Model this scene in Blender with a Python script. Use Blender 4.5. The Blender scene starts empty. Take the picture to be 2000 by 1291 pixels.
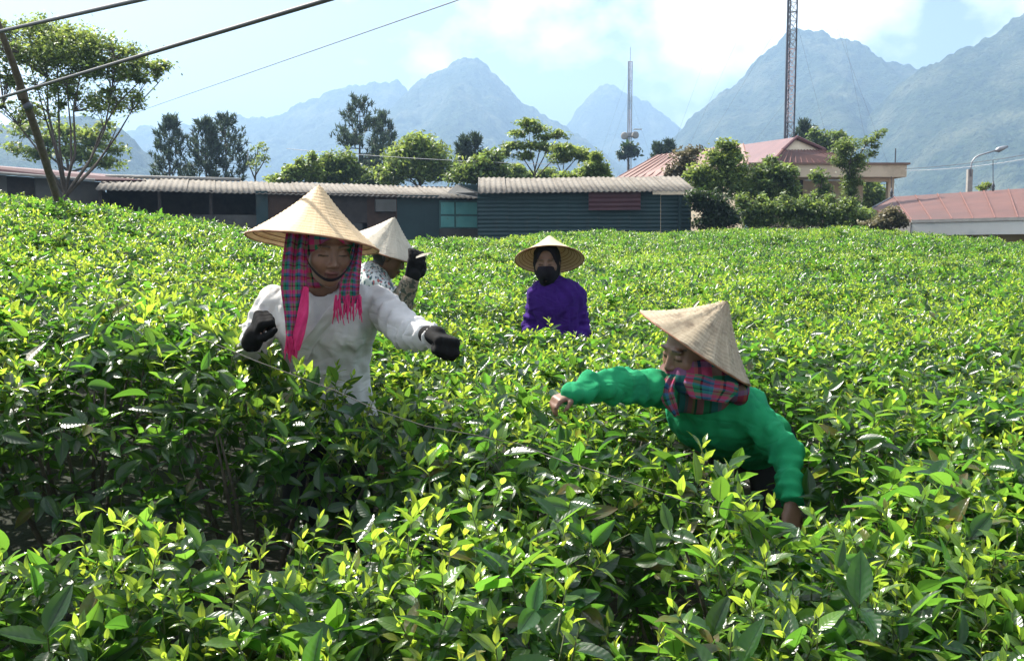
import bpy, math, random
import numpy as np
from mathutils import Vector, Matrix

random.seed(7)
RNG = np.random.default_rng(11)
scene = bpy.context.scene
COL = scene.collection

# ------------------------------------------------------------------ camera
F = 1921.0                 # focal length in pixels of the 2000 px wide photograph
CAM = np.array([0.0, 0.0, 1.5])
PITCH = math.atan((645.5 - 470.0) / F)
cd = bpy.data.cameras.new('camera')
cam = bpy.data.objects.new('camera', cd)
COL.objects.link(cam)
cam.location = CAM
cam.rotation_euler = (math.pi / 2 - PITCH, 0, 0)
cd.sensor_width = 36.0
cd.lens = F / 2000.0 * 36.0
cd.clip_start = 0.05
cd.clip_end = 8000.0
scene.camera = cam

# ------------------------------------------------------------------ sky, sun, exposure
SUN = Vector((-0.50, 0.44, 0.80)).normalized()       # direction towards the sun
world = bpy.data.worlds.new('World')
scene.world = world
world.use_nodes = True
nt = world.node_tree
nt.nodes.clear()
wo = nt.nodes.new('ShaderNodeOutputWorld')
bg = nt.nodes.new('ShaderNodeBackground')
sky = nt.nodes.new('ShaderNodeTexSky')
sky.sky_type = 'NISHITA'
sky.sun_disc = False
sky.sun_elevation = math.asin(SUN.z)
sky.sun_rotation = math.atan2(SUN.x, SUN.y)
sky.dust_density = 5.5
sky.air_density = 1.0
sky.ozone_density = 1.0
bg.inputs['Strength'].default_value = 0.050
# clouds: white banks over the whole sky dome, from noise on the direction
tc = nt.nodes.new('ShaderNodeTexCoord')
mp = nt.nodes.new('ShaderNodeMapping')
mp.inputs['Location'].default_value = (0.9, 0.35, 0.14)
mp.inputs['Scale'].default_value = (1.0, 1.0, 1.5)
n1 = nt.nodes.new('ShaderNodeTexNoise')
n1.inputs['Scale'].default_value = 3.4
n1.inputs['Detail'].default_value = 9.0
n1.inputs['Roughness'].default_value = 0.52
rp = nt.nodes.new('ShaderNodeValToRGB')
rp.color_ramp.elements[0].position = 0.50
rp.color_ramp.elements[0].color = (0, 0, 0, 1)
rp.color_ramp.elements[1].position = 0.60
rp.color_ramp.elements[1].color = (0.85, 0.85, 0.85, 1)
mx = nt.nodes.new('ShaderNodeMixRGB')
mx.inputs['Color2'].default_value = (24.0, 24.0, 24.0, 1)
nt.links.new(tc.outputs['Generated'], mp.inputs['Vector'])
nt.links.new(mp.outputs['Vector'], n1.inputs['Vector'])
nt.links.new(n1.outputs['Fac'], rp.inputs['Fac'])
nt.links.new(rp.outputs['Color'], mx.inputs['Fac'])
nt.links.new(sky.outputs['Color'], mx.inputs['Color1'])
nt.links.new(mx.outputs['Color'], bg.inputs['Color'])
nt.links.new(bg.outputs['Background'], wo.inputs['Surface'])

sd = bpy.data.lights.new('sun', 'SUN')
sun = bpy.data.objects.new('sun', sd)
COL.objects.link(sun)
sd.energy = 5.0
sd.angle = math.radians(0.53)
sd.color = (1.0, 0.95, 0.86)
sun.rotation_euler = SUN.to_track_quat('Z', 'Y').to_euler()
sun.location = (-8, 8, 14)

vs = scene.view_settings
vs.view_transform = 'Standard'
vs.look = 'None'
vs.exposure = 1.48
vs.gamma = 1.0
vs.use_curve_mapping = False
scene.cycles.max_bounces = 5
scene.cycles.diffuse_bounces = 3
scene.cycles.glossy_bounces = 2
scene.cycles.transmission_bounces = 4
scene.cycles.volume_bounces = 0
scene.cycles.sample_clamp_indirect = 8.0

# ------------------------------------------------------------------ helpers
CP, SP = math.cos(PITCH), math.sin(PITCH)
def P(px, py, Y):
    """the point at depth Y on the ray through photograph pixel (px, py)"""
    u = (px - 1000.0) / F
    v = -(py - 645.5) / F
    d = np.array([u, CP + v * SP, v * CP - SP])
    return CAM + d * (Y / d[1])

def proj(p):
    q = np.asarray(p, float) - CAM
    fw = q[..., 1] * CP - q[..., 2] * SP
    up = q[..., 1] * SP + q[..., 2] * CP
    return 1000 + F * q[..., 0] / fw, 645.5 - F * up / fw

def hash2(ix, iy, seed):
    h = (ix.astype(np.int64) * 374761393 + iy.astype(np.int64) * 668265263 + seed * 974711) & 0x7fffffff
    h = ((h ^ (h >> 13)) * 1274126177) & 0x7fffffff
    h = h ^ (h >> 16)
    return (h & 0xffff) / 65535.0

def vnoise(x, y, seed=0):
    x = np.asarray(x, float); y = np.asarray(y, float)
    ix = np.floor(x); iy = np.floor(y)
    fx = x - ix; fy = y - iy
    fx = fx * fx * (3 - 2 * fx); fy = fy * fy * (3 - 2 * fy)
    a = hash2(ix, iy, seed); b = hash2(ix + 1, iy, seed)
    c = hash2(ix, iy + 1, seed); d = hash2(ix + 1, iy + 1, seed)
    return (a * (1 - fx) + b * fx) * (1 - fy) + (c * (1 - fx) + d * fx) * fy

def fbm(x, y, octv=4, seed=0, gain=0.5):
    s = 0; a = 1; t = 0
    for o in range(octv):
        s = s + a * vnoise(x * 2 ** o, y * 2 ** o, seed + o * 17)
        t += a; a *= gain
    return s / t

def link(o, parent=None):
    COL.objects.link(o)
    if parent is not None:
        o.parent = parent
    return o

def tag(o, label=None, cat=None, group=None, kind=None):
    if label: o['label'] = label
    if cat: o['category'] = cat
    if group: o['group'] = group
    if kind: o['kind'] = kind
    return o

def empty(name, loc, label=None, cat=None, group=None):
    o = bpy.data.objects.new(name, None)
    o.location = loc
    o.empty_display_size = 0.1
    COL.objects.link(o)
    return tag(o, label, cat, group)

def mesh_from(name, verts, faces, mat=None, smooth=False, attrs=None, uv=None):
    me = bpy.data.meshes.new(name)
    v = np.asarray(verts, np.float32).reshape(-1, 3)
    if isinstance(faces, np.ndarray):
        k = faces.shape[1]; nf = len(faces)
        me.vertices.add(len(v)); me.vertices.foreach_set('co', v.ravel())
        me.loops.add(nf * k); me.loops.foreach_set('vertex_index', faces.astype(np.int32).ravel())
        me.polygons.add(nf)
        me.polygons.foreach_set('loop_start', np.arange(0, nf * k, k, dtype=np.int32))
        me.polygons.foreach_set('loop_total', np.full(nf, k, np.int32))
        me.update(calc_edges=True)
    else:
        me.from_pydata(v.tolist(), [], faces)
    if smooth:
        me.polygons.foreach_set('use_smooth', np.ones(len(me.polygons), bool))
    if mat is not None:
        me.materials.append(mat)
    for an, (typ, data) in (attrs or {}).items():
        a = me.attributes.new(an, typ, 'POINT')
        data = np.asarray(data, np.float32)
        a.data.foreach_set({'FLOAT': 'value', 'FLOAT_COLOR': 'color', 'FLOAT_VECTOR': 'vector'}[typ], data.ravel())
    if uv is not None:                       # per-vertex uv
        lay = me.uv_layers.new(name='UVMap')
        li = np.empty(len(me.loops), np.int32); me.loops.foreach_get('vertex_index', li)
        lay.data.foreach_set('uv', np.asarray(uv, np.float32)[li].ravel())
    me.update()
    return me

def obj(name, me, parent=None, loc=None):
    o = bpy.data.objects.new(name, me)
    if loc is not None: o.location = loc
    return link(o, parent)

class MB:
    """collects simple shapes into ONE mesh"""
    def __init__(s): s.v = []; s.f = []
    def add(s, v, f):
        b = len(s.v)
        s.v.extend([tuple(map(float, p)) for p in v]); s.f.extend([tuple(i + b for i in q) for q in f])
        return s
    def box(s, c, size, rz=0.0, M=None):
        x, y, z = [k / 2 for k in size]
        vs = [(sx * x, sy * y, sz * z) for sz in (-1, 1) for sy in (-1, 1) for sx in (-1, 1)]
        ca, sa = math.cos(rz), math.sin(rz)
        o = []
        for p in vs:
            q = (p[0] * ca - p[1] * sa, p[0] * sa + p[1] * ca, p[2])
            if M is not None: q = tuple(M @ Vector(p))
            o.append((q[0] + c[0], q[1] + c[1], q[2] + c[2]))
        return s.add(o, [(0, 2, 3, 1), (4, 5, 7, 6), (0, 1, 5, 4), (2, 6, 7, 3), (0, 4, 6, 2), (1, 3, 7, 5)])
    def tube(s, pts, rad, n=8, caps=True):
        pts = [Vector(p) for p in pts]
        if not hasattr(rad, '__len__'): rad = [rad] * len(pts)
        b = len(s.v); prev = None
        for i, p in enumerate(pts):
            d = (pts[min(i + 1, len(pts) - 1)] - pts[max(i - 1, 0)]).normalized()
            if prev is None:
                a = d.orthogonal().normalized()
            else:
                a = (prev - d * prev.dot(d)); a = a.normalized() if a.length > 1e-6 else d.orthogonal().normalized()
            prev = a; c = d.cross(a)
            for k in range(n):
                t = 2 * math.pi * k / n
                q = p + (a * math.cos(t) + c * math.sin(t)) * rad[i]
                s.v.append(tuple(q))
        for i in range(len(pts) - 1):
            for k in range(n):
                k2 = (k + 1) % n
                s.f.append((b + i * n + k, b + i * n + k2, b + (i + 1) * n + k2, b + (i + 1) * n + k))
        if caps:
            s.f.append(tuple(b + k for k in range(n))[::-1])
            s.f.append(tuple(b + (len(pts) - 1) * n + k for k in range(n)))
        return s
    def prism(s, poly, axis_vec):
        """extrude a closed 3-D polygon along axis_vec"""
        n = len(poly); a = Vector(axis_vec)
        v = [tuple(p) for p in poly] + [tuple(Vector(p) + a) for p in poly]
        f = [tuple(range(n))[::-1], tuple(range(n, 2 * n))]
        for i in range(n):
            j = (i + 1) % n
            f.append((i, j, n + j, n + i))
        return s.add(v, f)
    def mesh(s, name, mat, smooth=False): return mesh_from(name, s.v, s.f, mat, smooth)
    def build(s, name, mat, parent=None, smooth=False, loc=None):
        if loc is None and parent is not None:            # coordinates are world, parent is an Empty at parent.location
            L = np.array(parent_world(parent))
            s.v = [tuple(np.array(p) - L) for p in s.v]
        return obj(name, s.mesh(name, mat, smooth), parent, loc)

def parent_world(p):
    w = Vector(p.location)
    while p.parent is not None:
        p = p.parent; w = w + Vector(p.location)
    return w

# ------------------------------------------------------------------ materials
def nodes_of(name):
    m = bpy.data.materials.new(name); m.use_nodes = True
    return m, m.node_tree, m.node_tree.nodes['Principled BSDF']

def setin(n, **kw):
    for k, v in kw.items():
        n.inputs[k.replace('_', ' ')].default_value = v

def pmat(name, c1, c2=None, scale=6.0, rough=0.8, bump=0.0, bscale=None, bdist=0.02, metal=0.0, detail=6.0, c3=None, s3=1.0, t3=(0.5, 0.62), spec=0.5, trans=None, coords='Object', stretch=(1, 1, 1)):
    """procedural paint / stone / cloth: two colours mixed by noise, a third as blotches, noise bump"""
    m, t, b = nodes_of(name)
    L = t.links
    b.inputs['Roughness'].default_value = rough
    b.inputs['Metallic'].default_value = metal
    b.inputs['Specular IOR Level'].default_value = spec
    tcn = t.nodes.new('ShaderNodeTexCoord')
    mpn = t.nodes.new('ShaderNodeMapping'); mpn.inputs['Scale'].default_value = stretch
    L.new(tcn.outputs[coords], mpn.inputs['Vector'])
    def noise(sc, dt=detail):
        n = t.nodes.new('ShaderNodeTexNoise')
        n.inputs['Scale'].default_value = sc; n.inputs['Detail'].default_value = dt; n.inputs['Roughness'].default_value = 0.6
        L.new(mpn.outputs['Vector'], n.inputs['Vector']); return n
    c2 = c2 or c1
    n = noise(scale)
    r = t.nodes.new('ShaderNodeValToRGB')
    r.color_ramp.elements[0].position = 0.33; r.color_ramp.elements[0].color = (*c1, 1)
    r.color_ramp.elements[1].position = 0.67; r.color_ramp.elements[1].color = (*c2, 1)
    L.new(n.outputs['Fac'], r.inputs['Fac'])
    out = r.outputs['Color']
    if c3 is not None:
        n3 = noise(s3, 8)
        r3 = t.nodes.new('ShaderNodeValToRGB')
        r3.color_ramp.elements[0].position = t3[0]; r3.color_ramp.elements[0].color = (0, 0, 0, 1)
        r3.color_ramp.elements[1].position = t3[1]; r3.color_ramp.elements[1].color = (1, 1, 1, 1)
        L.new(n3.outputs['Fac'], r3.inputs['Fac'])
        x = t.nodes.new('ShaderNodeMixRGB'); x.inputs['Color2'].default_value = (*c3, 1)
        L.new(r3.outputs['Color'], x.inputs['Fac']); L.new(out, x.inputs['Color1']); out = x.outputs['Color']
    L.new(out, b.inputs['Base Color'])
    if bump:
        nb = noise(bscale or scale * 3, 5)
        bp = t.nodes.new('ShaderNodeBump'); bp.inputs['Strength'].default_value = bump; bp.inputs['Distance'].default_value = bdist
        L.new(nb.outputs['Fac'], bp.inputs['Height']); L.new(bp.outputs['Normal'], b.inputs['Normal'])
    if trans:
        add_trans(m, trans[0], trans[1])
    return m

def add_trans(m, color, fac):
    """let part of the light through (thin leaves, straw, cloth)"""
    t = m.node_tree
    b = t.nodes['Principled BSDF']; o = t.nodes['Material Output']
    tr = t.nodes.new('ShaderNodeBsdfTranslucent')
    if hasattr(color, '__len__'):
        tr.inputs['Color'].default_value = (*color, 1)
    else:
        t.links.new(color, tr.inputs['Color'])
    x = t.nodes.new('ShaderNodeMixShader'); x.inputs['Fac'].default_value = fac
    t.links.new(b.outputs['BSDF'], x.inputs[1]); t.links.new(tr.outputs['BSDF'], x.inputs[2])
    t.links.new(x.outputs['Shader'], o.inputs['Surface'])

def leaf_mat(name, young, mature, tyoung, tmature, rough=0.3, tfac=0.42, veins=True, hue=0.35):
    """leaf: colour by the age attribute, varied per leaf or sprig, glossy, lets light through"""
    m, t, b = nodes_of(name); L = t.links
    at = t.nodes.new('ShaderNodeAttribute'); at.attribute_name = 'age'
    oi = t.nodes.new('ShaderNodeObjectInfo')
    rn = t.nodes.new('ShaderNodeAttribute'); rn.attribute_name = 'rnd'
    ad = t.nodes.new('ShaderNodeMath'); ad.operation = 'ADD'
    L.new(oi.outputs['Random'], ad.inputs[0]); L.new(rn.outputs['Fac'], ad.inputs[1])
    fr = t.nodes.new('ShaderNodeMath'); fr.operation = 'FRACT'; L.new(ad.outputs[0], fr.inputs[0])
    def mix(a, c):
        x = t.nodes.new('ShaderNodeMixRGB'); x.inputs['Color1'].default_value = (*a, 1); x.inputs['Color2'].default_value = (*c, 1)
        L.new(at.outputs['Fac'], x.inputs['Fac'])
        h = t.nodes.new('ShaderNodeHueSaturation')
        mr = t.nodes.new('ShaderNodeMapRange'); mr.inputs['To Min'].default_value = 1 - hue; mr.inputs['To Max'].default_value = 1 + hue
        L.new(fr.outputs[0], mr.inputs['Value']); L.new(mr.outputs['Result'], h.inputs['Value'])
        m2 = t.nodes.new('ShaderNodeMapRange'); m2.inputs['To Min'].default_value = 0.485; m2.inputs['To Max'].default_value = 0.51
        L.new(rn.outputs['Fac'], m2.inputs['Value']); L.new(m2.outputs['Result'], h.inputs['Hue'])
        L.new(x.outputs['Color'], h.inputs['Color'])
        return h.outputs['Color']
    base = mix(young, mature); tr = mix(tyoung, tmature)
    b.inputs['Roughness'].default_value = rough
    b.inputs['Specular IOR Level'].default_value = 0.6
    if veins:
        uvn = t.nodes.new('ShaderNodeUVMap')
        sx = t.nodes.new('ShaderNodeSeparateXYZ'); L.new(uvn.outputs['UV'], sx.inputs['Vector'])
        # side veins: |s| and t make a chevron
        ab = t.nodes.new('ShaderNodeMath'); ab.operation = 'ABSOLUTE'; L.new(sx.outputs['X'], ab.inputs[0])
        mu = t.nodes.new('ShaderNodeMath'); mu.operation = 'MULTIPLY_ADD'; mu.inputs[1].default_value = -0.16
        L.new(ab.outputs[0], mu.inputs[0]); L.new(sx.outputs['Y'], mu.inputs[2])
        m3 = t.nodes.new('ShaderNodeMath'); m3.operation = 'MULTIPLY'; m3.inputs[1].default_value = 46.0; L.new(mu.outputs[0], m3.inputs[0])
        si = t.nodes.new('ShaderNodeMath'); si.operation = 'SINE'; L.new(m3.outputs[0], si.inputs[0])
        mid = t.nodes.new('ShaderNodeMapRange'); mid.inputs['From Min'].default_value = 0.0; mid.inputs['From Max'].default_value = 0.10
        mid.inputs['To Min'].default_value = -1.5; mid.inputs['To Max'].default_value = 0.0
        L.new(ab.outputs[0], mid.inputs['Value'])
        hh = t.nodes.new('ShaderNodeMath'); hh.operation = 'ADD'; L.new(si.outputs[0], hh.inputs[0]); L.new(mid.outputs['Result'], hh.inputs[1])
        nz = t.nodes.new('ShaderNodeTexNoise'); nz.inputs['Scale'].default_value = 90.0; nz.inputs['Detail'].default_value = 3.0
        tcn = t.nodes.new('ShaderNodeTexCoord'); L.new(tcn.outputs['Object'], nz.inputs['Vector'])
        h2 = t.nodes.new('ShaderNodeMath'); h2.operation = 'ADD'; L.new(hh.outputs[0], h2.inputs[0]); L.new(nz.outputs['Fac'], h2.inputs[1])
        bp = t.nodes.new('ShaderNodeBump'); bp.inputs['Strength'].default_value = 0.20; bp.inputs['Distance'].default_value = 0.0008
        L.new(h2.outputs[0], bp.inputs['Height']); L.new(bp.outputs['Normal'], b.inputs['Normal'])
        # midrib reads as a thin darker line when the leaf is lit from behind, paler from the front
        mm = t.nodes.new('ShaderNodeMapRange'); mm.inputs['From Min'].default_value = 0.03; mm.inputs['From Max'].default_value = 0.09
        mm.inputs['To Min'].default_value = 0.45; mm.inputs['To Max'].default_value = 1.0
        L.new(ab.outputs[0], mm.inputs['Value'])
        vm = t.nodes.new('ShaderNodeMixRGB'); vm.blend_type = 'MULTIPLY'; vm.inputs['Fac'].default_value = 1.0
        L.new(tr, vm.inputs['Color1']); L.new(mm.outputs['Result'], vm.inputs['Color2']); tr = vm.outputs['Color']
    if veins:      # a few leaves are scorched or insect-bitten brown
        gt = t.nodes.new('ShaderNodeMath'); gt.operation = 'GREATER_THAN'; gt.inputs[1].default_value = 0.965; L.new(fr.outputs[0], gt.inputs[0])
        n2 = t.nodes.new('ShaderNodeTexNoise'); n2.inputs['Scale'].default_value = 45.0; L.new(tcn.outputs['Object'], n2.inputs['Vector'])
        m5 = t.nodes.new('ShaderNodeMath'); m5.operation = 'MULTIPLY'; L.new(gt.outputs[0], m5.inputs[0]); L.new(n2.outputs['Fac'], m5.inputs[1])
        for k_, c_ in (('b', (0.16, 0.085, 0.025)), ('t', (0.22, 0.12, 0.03))):
            xx = t.nodes.new('ShaderNodeMixRGB'); xx.inputs['Color2'].default_value = (*c_, 1); L.new(m5.outputs[0], xx.inputs['Fac'])
            if k_ == 'b': L.new(base, xx.inputs['Color1']); base = xx.outputs['Color']
            else: L.new(tr, xx.inputs['Color1']); tr = xx.outputs['Color']
    L.new(base, b.inputs['Base Color'])
    add_trans(m, tr, tfac)
    return m
# ================================================================== terrain and tea canopy heights
# (pixel, pixel, depth): where the plucking table (top of the tea) is seen; depth from leaf size
CTRL_PX = [
    (-400, 640, 3.4), (-400, 520, 5.5), (-300, 400, 9.5),
    (60, 700, 2.9), (100, 610, 3.4), (0, 500, 5.4), (0, 395, 9.8), (180, 420, 9.8), (300, 560, 5.4), (300, 462, 9.2),
    (450, 705, 2.95), (430, 605, 4.5), (540, 462, 13.5), (640, 700, 3.2), (650, 560, 7.0), (770, 478, 18),
    (100, 1040, 2.2), (600, 960, 2.5), (900, 830, 3.0), (900, 740, 3.8), (1000, 650, 5.5), (1100, 640, 6.0), (1100, 565, 9.0),
    (1000, 500, 16), (1000, 470, 22), (700, 1010, 2.35), (1300, 850, 2.9), (1200, 760, 3.6), (1600, 800, 3.2),
    (1500, 1050, 2.2), (1900, 1000, 2.35), (1900, 800, 3.3), (1900, 650, 5.2), (1900, 560, 9.0), (1600, 560, 9.0),
    (1600, 490, 18), (1700, 450, 28), (1450, 452, 28), (1250, 460, 25), (2000, 486, 22), (1900, 462, 26),
    (2350, 640, 5.2), (2350, 560, 9.0), (2350, 540, 20),
]
cw = [tuple(P(*c)) for c in CTRL_PX]
cw += [(x, 1.9, 0.74) for x in (-1.4, -0.5, 0.4, 1.3)] + [(x, 0.9, 0.58) for x in (-1.0, 0.0, 1.0)]
cw = np.array(cw)
def uvmap(x, y):
    y = np.maximum(y, 0.8)
    return 2.2 * x / (y + 0.6), np.log(y)
_cu, _cv = uvmap(cw[:, 0], cw[:, 1])
def _phi(r): return np.where(r > 1e-9, r * r * np.log(r + 1e-12), 0)
_n = len(cw)
_A = np.zeros((_n + 3, _n + 3))
_A[:_n, :_n] = _phi(np.hypot(_cu[:, None] - _cu, _cv[:, None] - _cv)) + np.eye(_n) * 0.02
_A[:_n, _n:] = np.stack([np.ones(_n), _cu, _cv], 1); _A[_n:, :_n] = _A[:_n, _n:].T
_w = np.linalg.solve(_A, np.concatenate([cw[:, 2], np.zeros(3)]))
def canopy0(x, y):
    x = np.asarray(x, float); y = np.asarray(y, float); sh = x.shape
    u, v = uvmap(x.ravel(), y.ravel())
    u = np.clip(u, -2.2, 2.2)
    out = np.empty(len(u))
    for i in range(0, len(u), 20000):
        r = np.hypot(u[i:i + 20000, None] - _cu, v[i:i + 20000, None] - _cv)
        out[i:i + 20000] = _phi(r) @ _w[:_n] + _w[_n] + _w[_n + 1] * u[i:i + 20000] + _w[_n + 2] * v[i:i + 20000]
    return out.reshape(sh)

_cpx = np.array([-600, 0, 200, 540, 770, 1000, 1250, 1450, 1700, 2000, 2600.0])
_cY = np.array([9.5, 10.5, 11, 14.5, 19, 23, 26.5, 29, 29, 23.5, 19.0])
def crest(x, y):                       # depth of the far edge of the tea in that direction
    return np.interp(1000 + F * x / np.maximum(y, 0.1), _cpx, _cY)

# furrows and hollows between the bushes: (x, y, radius along x, radius along y, depth)
GAPS = [
    (-0.98, 2.52, 0.56, 0.25, 0.55), (-1.9, 2.45, 0.7, 0.17, 0.5), (-0.50, 2.66, 0.18, 0.16, 0.35),
    (0.30, 2.20, 0.10, 0.26, 0.50), (0.20, 1.95, 0.10, 0.12, 0.35), (0.36, 2.50, 0.16, 0.09, 0.40),
    (0.66, 2.90, 0.20, 0.16, 0.10), (0.84, 2.86, 0.17, 0.28, 0.30), (0.74, 2.52, 0.20, 0.22, 0.09), (0.98, 3.40, 0.20, 0.22, 0.40), (0.62, 3.15, 0.34, 0.25, 0.25),
    (-0.62, 3.38, 0.24, 0.16, 0.25), (0.28, 6.1, 0.36, 0.45, 0.14), (-0.80, 5.5, 0.3, 0.25, 0.3),
]
def gapdepth(x, y):
    d = np.zeros_like(np.asarray(x, float))
    wob = (fbm(np.asarray(x) * 3.1 + 5, np.asarray(y) * 3.1, 3, 91) - 0.5) * 0.9
    for gx, gy, rx, ry, dep in GAPS:
        q = ((x - gx) / rx) ** 2 + ((y - gy) / ry) ** 2
        d = np.maximum(d, dep * np.clip(1.6 - q * 0.9 + wob, 0, 1))
    return d

def bumps(x, y):
    x = np.asarray(x, float); y = np.asarray(y, float)
    s = np.clip(y / 14.0, 0.35, 1.0)
    return (fbm(x * 0.9, y * 0.9, 3, 5) - 0.5) * 0.34 * s + (fbm(x * 2.6 + 9, y * 2.6, 2, 31) - 0.5) * 0.16 - 0.055 - 0.03 * np.clip((y - 8) / 10, 0, 1)

def canopy(x, y):
    return canopy0(x, y) + bumps(x, y) - gapdepth(x, y)

def sstep(a, b, x):
    t = np.clip((x - a) / (b - a), 0, 1); return t * t * (3 - 2 * t)

def ground(x, y):
    x = np.asarray(x, float); y = np.asarray(y, float)
    yc = crest(x, np.maximum(y, 1.0))
    h = canopy0(x, np.clip(y, 0.9, yc)) - 0.93
    far = 0.45 - 1.4 * sstep(9, 17, x) + 1.1 * sstep(6, 16, -x)
    t = sstep(0.0, 4.5, y - yc - 0.6)
    g = h * (1 - t) + far * t
    g = g + (fbm(x * 0.8, y * 0.8, 3, 77) - 0.5) * 0.10
    return g * (1 - sstep(120, 400, np.hypot(x, y)))

# one sheet of ground from under the camera out to the foot of the mountains
def build_ground():
    vv = np.concatenate([np.linspace(-1.6, 1.6, 15), np.exp(np.linspace(math.log(1.8), math.log(40), 150)), np.exp(np.linspace(math.log(43), math.log(3050), 50))])
    ss = np.linspace(-1, 1, 181)
    Yg, Sg = np.meshgrid(vv, ss, indexing='ij')
    Xg = np.sign(Sg) * np.abs(Sg) ** 1.3 * np.clip(3.0 + 0.95 * np.maximum(Yg, 0), 3.0, 2300)
    Zg = ground(Xg, Yg)
    v = np.stack([Xg, Yg, Zg], -1).reshape(-1, 3)
    nr, nc = Yg.shape
    i = np.arange(nr * nc).reshape(nr, nc)
    f = np.stack([i[:-1, :-1], i[:-1, 1:], i[1:, 1:], i[1:, :-1]], -1).reshape(-1, 4)
    m = pmat('soil_and_grass', (0.010, 0.008, 0.006), (0.020, 0.015, 0.010), 5.0, 0.95, 0.6, 30, c3=(0.012, 0.017, 0.007), s3=0.6, t3=(0.45, 0.6))
    return tag(obj('ground', mesh_from('ground', v, f, m, True)), 'brown soil under the tea with weeds', 'ground', kind='structure')
build_ground()

# ================================================================== mountains
def mountain_material(name, a, b_, c):
    m = pmat(name, a, b_, 0.09, 1.0, 1.0, 0.14, bdist=14.0, c3=c, s3=0.016, t3=(0.48, 0.68), spec=0.1)
    return m
M_MT = mountain_material('mountain_forest', (0.012, 0.026, 0.018), (0.055, 0.080, 0.036), (0.12, 0.13, 0.075))

def domes(x, y, seed):
    """round tree crowns: highest of the jittered domes near each point, 0..1"""
    ix = np.floor(x); iy = np.floor(y); best = np.zeros_like(x)
    for dx in (-1, 0, 1):
        for dy in (-1, 0, 1):
            cx = ix + dx; cy = iy + dy
            jx = cx + hash2(cx, cy, seed); jy = cy + hash2(cx, cy, seed + 1); h = 0.35 + 0.65 * hash2(cx, cy, seed + 2)
            best = np.maximum(best, h * np.clip(1 - ((x - jx) ** 2 + (y - jy) ** 2) / 0.8, 0, 1) ** 0.6)
    return best

def mountain(label, sil, D, W, seed, res=2.6, back=0.25):
    """forested karst hill whose crest follows a silhouette; slopes fall towards and away from us, cut by gullies"""
    pts = np.array([P(px, py, D) for px, py in sil])
    x0, x1 = pts[0, 0], pts[-1, 0]
    nx = int((x1 - x0) / res) + 1
    xs = np.linspace(x0, x1, nx)
    crest_z = np.interp(xs, pts[:, 0], pts[:, 2])
    k = np.array([1, 2, 3, 2, 1.0]); k /= k.sum()
    ts = np.concatenate([-np.linspace(1, 0, int(W / (res * 1.5))), np.linspace(0, back, 10)[1:]])
    T, X = np.meshgrid(ts, xs, indexing='ij')
    Yw = D + T * W
    Cz = np.broadcast_to(crest_z, T.shape)
    gul = (fbm(X / 95.0, T * 1.6 + 3, 3, seed) - 0.5)
    gl2 = np.abs(fbm(X / 170.0 + T * 0.8, T * 1.1 + 7, 3, seed + 5) - 0.5) * 2
    at = np.abs(T)
    prof = np.clip(1 - at ** (1.05), 0, 1)
    env = np.clip(at * 3.5, 0, 1) * np.clip((1 - at) * 4, 0, 1)
    Z = Cz * (prof + env * (gul * 0.34 + (gl2 - 0.3) * 0.16))
    # tree crowns
    k_ = D / 1600.0
    crown = domes(X / (7.5 * k_), Yw / (7.5 * k_), seed + 40) * 6.0 + domes(X / (17.0 * k_), Yw / (17.0 * k_), seed + 41) * 7.0
    Z = Z + (crown - 6.0) * np.clip(prof * 5, 0, 1) * k_ * 1.15
    Z = np.maximum(Z, -2.0 - 2 * (T < -0.97))
    v = np.stack([X, Yw, Z], -1).reshape(-1, 3)
    nr, nc = T.shape
    i = np.arange(nr * nc).reshape(nr, nc)
    f = np.stack([i[:-1, :-1], i[:-1, 1:], i[1:, 1:], i[1:, :-1]], -1).reshape(-1, 4)
    o = obj('mountain', mesh_from('mountain', v, f, M_MT, True))
    return tag(o, label, 'mountain', kind='structure')

mountain('long wooded ridge in the haze behind the pines, left of the steep central peak',
         [(-250, 330), (-60, 300), (120, 280), (250, 262), (290, 247), (310, 256), (341, 249), (388, 242), (443, 235), (460, 228), (510, 232), (560, 222), (585, 205), (610, 198), (640, 184), (680, 175), (710, 168), (745, 164), (775, 163), (792, 172), (800, 190), (830, 230), (900, 330), (960, 460)], 2050, 620, 3)
mountain('tall rounded hazy peak above the white and teal sheds',
         [(640, 330), (720, 250), (770, 205), (797, 182), (815, 166), (830, 156), (870, 133), (895, 120), (912, 116), (930, 116), (950, 130), (968, 147), (985, 165), (1005, 188), (1020, 201), (1045, 217), (1060, 226), (1085, 240), (1105, 250), (1125, 265), (1160, 290), (1230, 340), (1330, 440)], 1750, 600, 9)
mountain('small pointed far hill behind the thin antenna mast',
         [(1010, 440), (1070, 320), (1100, 262), (1112, 240), (1128, 213), (1150, 190), (1172, 173), (1188, 167), (1205, 171), (1222, 183), (1245, 193), (1270, 207), (1295, 226), (1315, 242), (1332, 258), (1380, 320), (1440, 440)], 2350, 520, 15)
mountain('big steep mountain with a notched shoulder behind the tall lattice mast',
         [(1170, 440), (1250, 350), (1300, 290), (1330, 257), (1345, 236), (1372, 213), (1400, 192), (1440, 165), (1462, 138), (1482, 115), (1505, 96), (1530, 75), (1548, 63), (1565, 60), (1600, 64), (1625, 75), (1645, 79), (1672, 82), (1690, 92), (1697, 108), (1706, 116), (1730, 125), (1765, 128), (1790, 138), (1830, 165), (1900, 220), (2000, 300), (2150, 440)], 1500, 560, 23)
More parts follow.
